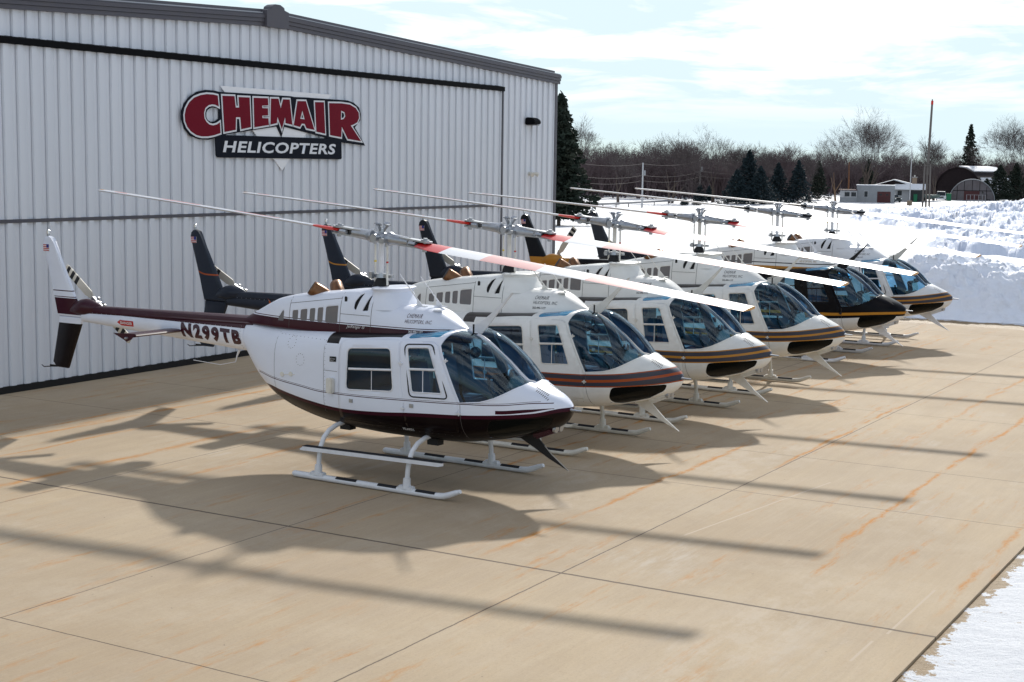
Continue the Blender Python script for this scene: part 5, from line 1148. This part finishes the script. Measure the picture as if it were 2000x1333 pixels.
# the wood: one far mass of leafless trees
V, F = [], []; rnd = random.Random(5)
protos = []
for sd in range(7):
    a_, b_ = bare_tree(100 + sd, 8.6, 0.6, 1, levels=5, dens=1.0, rad=0.16, lowfork=0.30)
    vv = [v.co.copy() for v in a_.vertices]; n0 = len(vv); vv += [v.co.copy() for v in b_.vertices]; ff = [tuple(p.vertices) for p in a_.polygons] + [tuple(i + n0 for i in p.vertices) for p in b_.polygons]; protos.append((vv, ff)); bpy.data.meshes.remove(a_); bpy.data.meshes.remove(b_)
for k in range(300):
    px = 815 + 1200 * k / 300 + rnd.uniform(-6, 6); D = rnd.uniform(285, 330) if px < 1560 else rnd.uniform(352, 395)
    P = at(px, D); vv, ff = rnd.choice(protos); s_ = rnd.choice((0.8, 0.9, 1.0, 1.05, 1.2)) * rnd.uniform(0.92, 1.08) * (1.10 if px < 1560 else 1.04); a = rnd.uniform(0, 6.28); c, s1 = math.cos(a), math.sin(a); n0 = len(V)
    V += [(P.x + s_ * 1.1 * (v.x * c - v.y * s1), P.y + s_ * 1.1 * (v.x * s1 + v.y * c), P.z + s_ * v.z) for v in vv]; F += [tuple(i + n0 for i in f) for f in ff]
# undergrowth and further ranks: fine upright brush
for k in range(56000):
    px = rnd.uniform(815, 2030); D = rnd.uniform(300, 345) if px < 1560 else rnd.uniform(365, 410)
    a = R(30.30) - math.atan((px - 1000) / 2888.0); x = CAM.x + D * math.cos(a); y = CAM.y + D * math.sin(a); z0 = rnd.uniform(-0.2, 6.0) * rnd.random() ** 0.3 - 2.4; L = rnd.uniform(1.2, 3.6); w_ = rnd.uniform(0.03, 0.10)
    tx, ty = rnd.gauss(0, 0.35) * L, rnd.gauss(0, 0.35) * L; nx2, ny2 = -math.sin(a) * w_, math.cos(a) * w_; z1 = min(z0 + L, -2.4 + rnd.uniform(6.4, 8.3))
    if z1 <= z0: continue
    n0 = len(V); V += [(x - nx2, y - ny2, z0), (x + nx2, y + ny2, z0), (x + tx + nx2 * 0.4, y + ty + ny2 * 0.4, z1), (x + tx - nx2 * 0.4, y + ty - ny2 * 0.4, z1)]; F.append((n0, n0 + 1, n0 + 2, n0 + 3))
me = bpy.data.meshes.new('wood'); me.from_pydata(V, [], F); m_wood = grunge(mat('wood_bark', (0.125, 0.092, 0.094), 0.95), 0.5, 0.25, (0.085, 0.062, 0.064)); tag(struct(obj('far_wood', me, m_wood), 'stuff'), 'brown leafless wood along the horizon', 'wood')

# ------------------------------------------------------------------ farmstead and street furniture
def local(px, D, name, label, cat, group=None):
    P = at(px, D); t = empty(name, P, facing(px) - math.pi / 2); tag(t, label, cat, group); return t      # local x to the right, y away
m_block = grunge(mat('grey_concrete_block', (0.33, 0.34, 0.35), 0.9), 0.35, 1.5, (0.2, 0.2, 0.2)); m_rdoor = mat('oxblood_door', (0.085, 0.030, 0.030), 0.7); m_win = mat('dark_window', (0.02, 0.025, 0.03), 0.2); m_wsid = mat('white_siding', (0.5, 0.5, 0.5), 0.8)
m_rsnow = mat('roof_snow', (0.8, 0.81, 0.84), 0.7); m_dkb = grunge(mat('dark_barn_boards', (0.014, 0.008, 0.009), 0.9), 0.3, 1.2, (0.03, 0.02, 0.02)); m_tin = grunge(mat('weathered_tin', (0.15, 0.135, 0.14), 0.7), 0.5, 0.7, (0.08, 0.05, 0.045)); m_brick = mat('buff_brick', (0.25, 0.19, 0.14), 0.9); m_green = mat('green_paint', (0.02, 0.16, 0.075), 0.6)
def pbox(name, t, m, *a): bm = bmesh.new(); box(bm, *a); return obj(name, bm, m, t)
t = local(1709, 288, 'garage', 'flat-roofed grey block garage with an oxblood door', 'garage'); W_ = 3.5
pbox('wall', t, m_block, -W_, W_, 0, 8, -0.3, 3.15); pbox('roof', t, m_rsnow, -W_ - 0.1, W_ + 0.1, -0.1, 8.1, 3.153, 3.27)
w_ = pbox('door', t, m_rdoor, 0.32, 2.75, -0.06, 0.0, 0, 2.05); pbox('pane', w_, m_win, 0.7, 1.15, -0.075, -0.062, 1.35, 1.6); pbox('pane', w_, m_win, 1.9, 2.35, -0.075, -0.062, 1.35, 1.6)
w_ = pbox('window', t, m_wsid, -2.15, -1.35, -0.05, 0.0, 0.95, 2.15); pbox('pane', w_, m_win, -2.05, -1.45, -0.07, -0.052, 1.03, 2.07)
t = local(1656, 286, 'garage_annex', 'low pale annex with two windows and a rusty roof edge, left of the garage', 'annex')
pbox('wall', t, m_wsid, -1.55, 1.55, 0, 5, -0.3, 2.2); pbox('roof', t, m_rdoor, -1.75, 1.65, -0.2, 5.2, 2.203, 2.36); pbox('base', t, m_block, -1.57, 1.57, -0.03, -0.002, -0.3, 0.9)
for x in (-0.75, 0.45): w_ = pbox('window', t, m_wsid, x, x + 1.05, -0.06, -0.002, 1.0, 1.95); pbox('pane', w_, m_win, x + 0.08, x + 0.97, -0.08, -0.062, 1.08, 1.87)
t = local(1760, 302, 'farm_house', 'white house with a snow-covered gable roof and a brick chimney behind the garage', 'house')
pbox('wall', t, m_wsid, -2.0, 3.6, 0, 9, -0.3, 2.6)
bm = bmesh.new(); prism(bm, [(-6.2, 2.7), (-1.6, 4.15), (0.6, 3.45), (4.2, 2.65), (4.2, 2.5), (-6.2, 2.5)], -0.4, 9); recalc(bm); obj('gable', bm, m_dkb, t)
bm = bmesh.new(); prism(bm, [(-6.5, 2.72), (-6.5, 2.95), (-4.8, 3.3), (-1.5, 4.3), (0.9, 3.75), (4.5, 2.8), (4.5, 2.62), (0.5, 3.52), (-1.6, 4.17)], -0.2, 9.2); recalc(bm); obj('roof_snow', bm, m_rsnow, t)
bm = bmesh.new(); v = box(bm, -1.4, 4.45, -1.5, -0.25, 2.35, 2.6); [setattr(q.co, 'z', q.co.z + 0.9) for q in v if q.co.y > -1]; obj('porch_roof', bm, m_rsnow, t)
c_ = pbox('chimney', t, m_brick, 1.9, 2.8, 3, 3.9, 2.5, 4.7); pbox('chimney_cap', c_, m_block, 1.8, 2.9, 2.9, 4.0, 4.703, 4.82); tube_ = bmesh.new(); tube(tube_, [(2.35, 3.5, 4.8), (2.35, 3.5, 5.2)], 0.12, 8); obj('flue', tube_, m_crm, c_)
pbox('porch', t, m_win, 1.6, 4.0, -0.3, -0.02, 0.1, 2.2); w_ = pbox('window', t, m_wsid, -0.9, 0.1, -0.06, -0.002, 1.1, 2.2); pbox('pane', w_, m_win, -0.8, 0.0, -0.08, -0.062, 1.2, 2.1); pbox('door', t, m_wsid, 0.6, 1.3, -0.05, -0.002, 0, 2.05)
t = local(1872, 338, 'barn', 'large dark round-roofed barn with snow lying on its right slope', 'barn')
t.rotation_euler.z -= 0.5
g = [(-5.6, 0), (-5.6, 2.2), (-5.2, 3.9), (-4.2, 5.3), (-2.6, 6.4), (-0.6, 6.95), (1.2, 6.7), (2.9, 5.9), (4.4, 4.5), (5.4, 2.7), (5.8, 1.4), (5.8, 0)]
bm = bmesh.new(); prism(bm, g, 0, 14); recalc(bm); obj('wall', bm, m_dkb, t)
bm = bmesh.new(); q = [(-5.75, 2.2), (-5.35, 3.95), (-4.3, 5.42), (-2.65, 6.55), (-0.6, 7.10), (1.25, 6.86), (3.0, 6.05), (4.55, 4.62), (5.55, 2.8), (5.95, 1.4)]; prism(bm, q + [(a - 0.12 * (1 if a > 0 else -1), b_ - 0.14) for a, b_ in q[::-1]], -0.3, 14.3); recalc(bm); obj('roof', bm, m_dkb, t)
for (i0, i1) in ((4, 6), (7, 9)):
    bm = bmesh.new()
    for i in range(i0, i1 if i0 == 7 else i1):
        a_, b_ = Vector(q[i]), Vector(q[i + 1]); prism(bm, [(a_.x, a_.y + 0.01), (b_.x, b_.y + 0.01), (b_.x + 0.05, b_.y + 0.22), (a_.x, a_.y + 0.22)], 0.5, 14.0)
    recalc(bm); obj('roof_snow', bm, m_rsnow, t)
t = local(1897, 326, 'arched_shed', 'grey weathered shed with a half-round front and an oxblood door', 'shed')
arc = [(4.5 * math.cos(R(180 - 12 * k)), 4.35 * math.sin(R(12 * k))) for k in range(16)]
bm = bmesh.new(); prism(bm, arc, 0, 12); recalc(bm); obj('wall', bm, m_tin, t)
bm = bmesh.new(); prism(bm, [(a * 1.03, b_ * 1.03 + 0.0) for a, b_ in arc] + [(a * 1.001, b_ * 1.001) for a, b_ in arc[::-1]], -0.25, 12.2); recalc(bm); obj('roof', bm, m_block, t)
pbox('door', t, m_rdoor, -1.6, 1.5, -0.08, -0.002, -0.2, 1.95)
for a, b_ in ((-1.6, 4.0), (0.0, 4.25), (1.5, 4.0), (-3.0, 2.9), (2.9, 2.9)): pbox('batten', t, m_dkb, a - 0.05, a + 0.05, -0.05, -0.003, 1.96 if abs(a) < 2 else 0, b_)
pbox('batten', t, m_dkb, -3.9, 3.9, -0.065, -0.052, 1.98, 2.1)
def car(t, body, L=4.6, W=1.8, H=1.45, van=False):
    bm = bmesh.new()
    prof = [(-W / 2, 0.3), (W / 2, 0.3), (W / 2 + 0.02, 0.75), (W / 2 - 0.03, 0.95), (-W / 2 + 0.03, 0.95), (-W / 2 - 0.02, 0.75)]; prism(bm, prof, 0, L); recalc(bm); bmesh.ops.bevel(bm, geom=bm.edges[:], offset=0.07, segments=2, affect='EDGES'); obj('body', bm, body, t)
    bm = bmesh.new(); y0, y1 = (0.9, L - 0.1) if van else (1.2, L - 0.9); v = box(bm, -W / 2 + 0.06, W / 2 - 0.06, y0, y1, 0.94, H)
    for q in v:
        if q.co.z > 1: q.co.x *= 0.86; q.co.y += 0.45 if q.co.y < 1.5 else -0.35
    obj('cabin', bm, body, t)
    bm = bmesh.new(); v = [bm.verts.new(p) for p in ((-W / 2 + 0.14, y0 + 0.035, 1.0), (W / 2 - 0.14, y0 + 0.035, 1.0), (W / 2 * 0.78, y0 + 0.375, H - 0.07), (-W / 2 * 0.78, y0 + 0.375, H - 0.07))]; bm.faces.new(v); r_ = bmesh.ops.extrude_face_region(bm, geom=bm.faces[:]); [setattr(q.co, 'y', q.co.y - 0.03) for q in r_['geom'] if isinstance(q, bmesh.types.BMVert)]; recalc(bm); obj('windshield', bm, m_win, t)
    for x in (-W / 2 + 0.12, W / 2 - 0.12):
        for y in (0.8, L - 0.8): bm = bmesh.new(); tube(bm, [(x - 0.1, y, 0.33), (x + 0.1, y, 0.33)], 0.33, 14); obj('wheel', bm, m_dark, t)
    for s in (-1, 1): bm = bmesh.new(); box(bm, s * W * 0.37 - 0.14, s * W * 0.37 + 0.14, -0.035, 0.0, 0.62, 0.80); obj('headlight', bm, m_chrome, t)
    bm = bmesh.new(); box(bm, -W * 0.26, W * 0.26, -0.04, -0.005, 0.55, 0.80); obj('grille', bm, m_dark, t)
t = local(1837, 322, 'parked_van', 'white van facing the camera between the boat and the arched shed', 'van'); car(t, m_wht, 4.8, 2.0, 1.85, True)
t = local(1754, 292, 'parked_car', 'small dark car under a cover of shade beside the garage', 'car'); t.rotation_euler.z += 0.5; t['label'] = 'small dark car parked beside the right end of the garage'; car(t, mat('dark_teal_paint', (0.01, 0.03, 0.04), 0.3, coat=0.5), 3.6, 1.65, 1.4)
t = local(1810, 306, 'boat', 'grey-green boat lying on a trailer behind the tall mast', 'boat')
bm = bmesh.new(); rings = []
for x, wv, z0 in ((-2.3, 0.75, 0.55), (-1.0, 0.85, 0.45), (0.6, 0.80, 0.45), (1.6, 0.5, 0.6), (2.4, 0.05, 0.95)): rings.append([bm.verts.new(p) for p in ((x, -wv, 1.25), (x, -wv * 0.8, 0.8), (x, 0, z0), (x, wv * 0.8, 0.8), (x, wv, 1.25), (x, 0, 1.40))])
for a, b_ in zip(rings, rings[1:]):
    for k in range(6): bm.faces.new((a[k], a[(k + 1) % 6], b_[(k + 1) % 6], b_[k]))
bm.faces.new(rings[0]); bm.faces.new(rings[-1]); recalc(bm); obj('hull', bm, mat('grey_green_hull', (0.13, 0.17, 0.15), 0.6), t)
bm = bmesh.new(); box(bm, -2.2, 1.6, -0.06, 0.06, 0.38, 0.46); tube(bm, [(-0.6, -0.75, 0.3), (-0.6, -0.6, 0.3)], 0.3, 12); tube(bm, [(-0.6, 0.6, 0.3), (-0.6, 0.75, 0.3)], 0.3, 12); obj('trailer', bm, m_dark, t)
for px, D, w_, lab in ((1787, 300, 0.7, 'narrow green bin left of the boat'), (1852, 318, 1.0, 'green bin beside the white van')):
    t = local(px, D, 'bin', lab, 'bin', 'green bins'); bm = bmesh.new(); v = box(bm, -w_ / 2, w_ / 2, 0, 0.8, 0, 1.5); bmesh.ops.bevel(bm, geom=bm.edges[:], offset=0.05, segments=2, affect='EDGES'); obj('body', bm, m_green, t); pbox('lid', t, m_green, -w_ / 2 - 0.03, w_ / 2 + 0.03, -0.04, 0.84, 1.503, 1.58)
# mast on a three-legged base
t = local(1808, 254, 'mast_tower', 'tall grey mast with a red top on a three-legged timber base', 'mast'); m_pole = mat('weathered_pole', (0.14, 0.125, 0.115), 0.8)
for a in (90, 210, 330): bm = bmesh.new(); tube(bm, [(0.62 * math.cos(R(a)), 0.62 * math.sin(R(a)), -0.2), (0.50 * math.cos(R(a)), 0.50 * math.sin(R(a)), 7.3)], 0.15, 8); obj('leg', bm, m_pole, t)
bm = bmesh.new(); box(bm, -0.55, 0.55, -0.5, 0.5, 6.9, 7.05); tube(bm, [(0, 0, 5.5), (0.25, 0, 16.9)], [0.24, 0.17], 10); obj('pole', bm, m_pole, t); bm = bmesh.new(); tube(bm, [(0.25, 0, 16.9), (0.26, 0, 17.5)], 0.2, 10); obj('marker', bm, mat('marker_red', (0.6, 0.03, 0.02), 0.5), t); bm = bmesh.new(); tube(bm, [(0.26, 0, 17.5), (0.26, 0, 17.75)], 0.1, 10); obj('cap', bm, m_pole, t)
t = local(1776, 272, 'street_lamp', 'slim pale street lamp with a curved arm, between the garage and the tall mast', 'street lamp')
bm = bmesh.new(); tube(bm, [(0, 0, 0), (0, 0, 10.3)], [0.10, 0.06], 8); obj('pole', bm, m_wsid, t)
for s in (-1,): bm = bmesh.new(); tube(bm, [(0, 0, 10.2), (s * 0.5, 0, 10.5), (s * 1.1, 0, 10.75)], 0.035, 6); obj('arm', bm, m_wsid, t); bm = bmesh.new(); obox(bm, (s * 1.4, 0, 10.78), 0.6, 0.3, 0.14); obj('lamp_head', bm, m_wsid, t)
bm = bmesh.new(); box(bm, -0.45, 0.45, -0.45, 0.45, -0.1, 0.8); bmesh.ops.bevel(bm, geom=bm.edges[:], offset=0.05, segments=1, affect='EDGES'); obj('base', bm, m_brick, t)
UP = []
for px, D, H, lab in ((1254, 224, 6.7, 'nearer utility pole with a grey transformer, on the left'), (1366, 268, 7.5, 'farther utility pole with a transformer, left of the blue spruces')):
    t = local(px, D, 'utility_pole', lab, 'utility pole', 'utility poles along the road'); bm = bmesh.new(); tube(bm, [(0, 0, -0.2), (0, 0, H)], [0.14, 0.10], 8); obj('pole', bm, m_wsid if px < 1300 else m_pole, t); bm = bmesh.new(); tube(bm, [(0.26, 0, H * 0.72), (0.26, 0, H * 0.83)], 0.17, 10); obj('transformer', bm, m_block, t); UP.append((at(px, D), H))
for k, (f0, lab) in enumerate(((0.98, 'topmost overhead wire between the utility poles'), (0.72, 'middle overhead wire between the utility poles'), (0.60, 'lowest overhead wire between the utility poles'))):
    A = at(1100, 190) + Vector((0, 0, 6.6 * f0)); P = [A] + [p + Vector((0, 0, h * f0)) for p, h in UP] + [at(1600, 330) + Vector((0, 0, 7.0 * f0))]; bm = bmesh.new()
    for a, b_ in zip(P, P[1:]): tube(bm, [a.lerp(b_, u / 10) - Vector((0, 0, 1.1 * 4 * u / 10 * (1 - u / 10) * 0.5)) for u in range(11)], 0.018, 4, caps=False)
    tag(obj('overhead_wire', bm, m_pole), lab, 'wire', 'overhead wires')
m_rail = mat('galvanised_rail', (0.22, 0.22, 0.23), 0.6)
t = empty('guard_rail', (0, 0, 0)); tag(t, 'long grey guard rail along the road in front of the wood', 'guard rail'); bm = bmesh.new(); P = [at(px, D) for px, D in ((1095, 200), (1130, 205), (1180, 214), (1230, 226), (1280, 240), (1335, 256))]
bm = bmesh.new(); tube(bm, [p + Vector((0, 0, 0.62)) for p in P], 0.16, 6); obj('rail', bm, m_rail, t)
for a, b_ in zip(P, P[1:]):
    for u in (0, 0.5): bm = bmesh.new(); q = a.lerp(b_, u); tube(bm, [q + Vector((0, 0.2, -0.2)), q + Vector((0, 0.2, 0.7))], 0.08, 6); obj('post', bm, m_pole, t)
t = local(1905, 298, 'fence', 'short grey rail fence on the snow in front of the arched shed', 'fence')
for x in (-1.7, -1.0, -0.3, 0.5, 1.2, 1.75): bm = bmesh.new(); tube(bm, [(x, 0, -0.2), (x, 0, 1.7)], 0.06, 6); obj('post', bm, m_rail, t)
bm = bmesh.new(); tube(bm, [(-1.7, 0, 1.65), (1.75, 0, 1.65)], 0.035, 6); tube(bm, [(-1.7, 0, 0.7), (1.75, 0, 0.7)], 0.03, 6); obj('rail', bm, m_rail, t)
t = local(1655, 300, 'snag', 'bare orange-brown broken trunk behind the low annex', 'tree trunk'); bm = bmesh.new(); tube(bm, [(0, 0, -0.2), (0.1, 0, 3.5), (0.0, 0, 7.6)], [0.18, 0.15, 0.10], 8); obj('trunk', bm, mat('orange_bark', (0.22, 0.10, 0.05), 0.9), t)
# bare road and ditch grass glimpsed between the snow
m_road = mat('sanded_gravel', (0.36, 0.30, 0.235), 0.9)
bm = bmesh.new(); P = [(1640, 205, 3), (1690, 208, 6), (1740, 206, 4), (1780, 204, 2)]
lo = []; hi = []
for px, D, w_ in P:
    a, b_ = at(px, D - w_), at(px, D + w_); lo.append(bm.verts.new(a + Vector((0, 0, 0.10)))); hi.append(bm.verts.new(b_ + Vector((0, 0, 0.10))))
for i in range(len(P) - 1): bm.faces.new((lo[i], lo[i + 1], hi[i + 1], hi[i]))
struct(obj('gravel_drive', bm, m_road))
V, F = [], []; m_grass = mat('dry_grass', (0.33, 0.23, 0.12), 0.9)
for px, D, w_, n_ in ((1732, 212, 2.0, 350), (1775, 204, 2.5, 500), (1870, 215, 3.5, 900), (1935, 235, 4, 700), (1480, 235, 8, 200)):
    c0 = at(px, D)
    for k in range(n_):
        x = c0.x + rnd.gauss(0, w_ * 0.5); y = c0.y + rnd.gauss(0, w_ * 0.8); z = hgt(x, y) - 0.05; h_ = rnd.uniform(0.25, 0.8); a = rnd.uniform(0, 6.28); n0 = len(V)
        V += [(x - 0.02 * math.cos(a), y - 0.02 * math.sin(a), z), (x + 0.02 * math.cos(a), y + 0.02 * math.sin(a), z), (x + rnd.gauss(0, 0.12), y + rnd.gauss(0, 0.12), z + h_)]; F.append((n0, n0 + 1, n0 + 2))
me = bpy.data.meshes.new('dry_grass'); me.from_pydata(V, [], F); tag(struct(obj('dry_grass', me, m_grass), 'stuff'), 'tan dry grass poking through the far snow', 'grass')
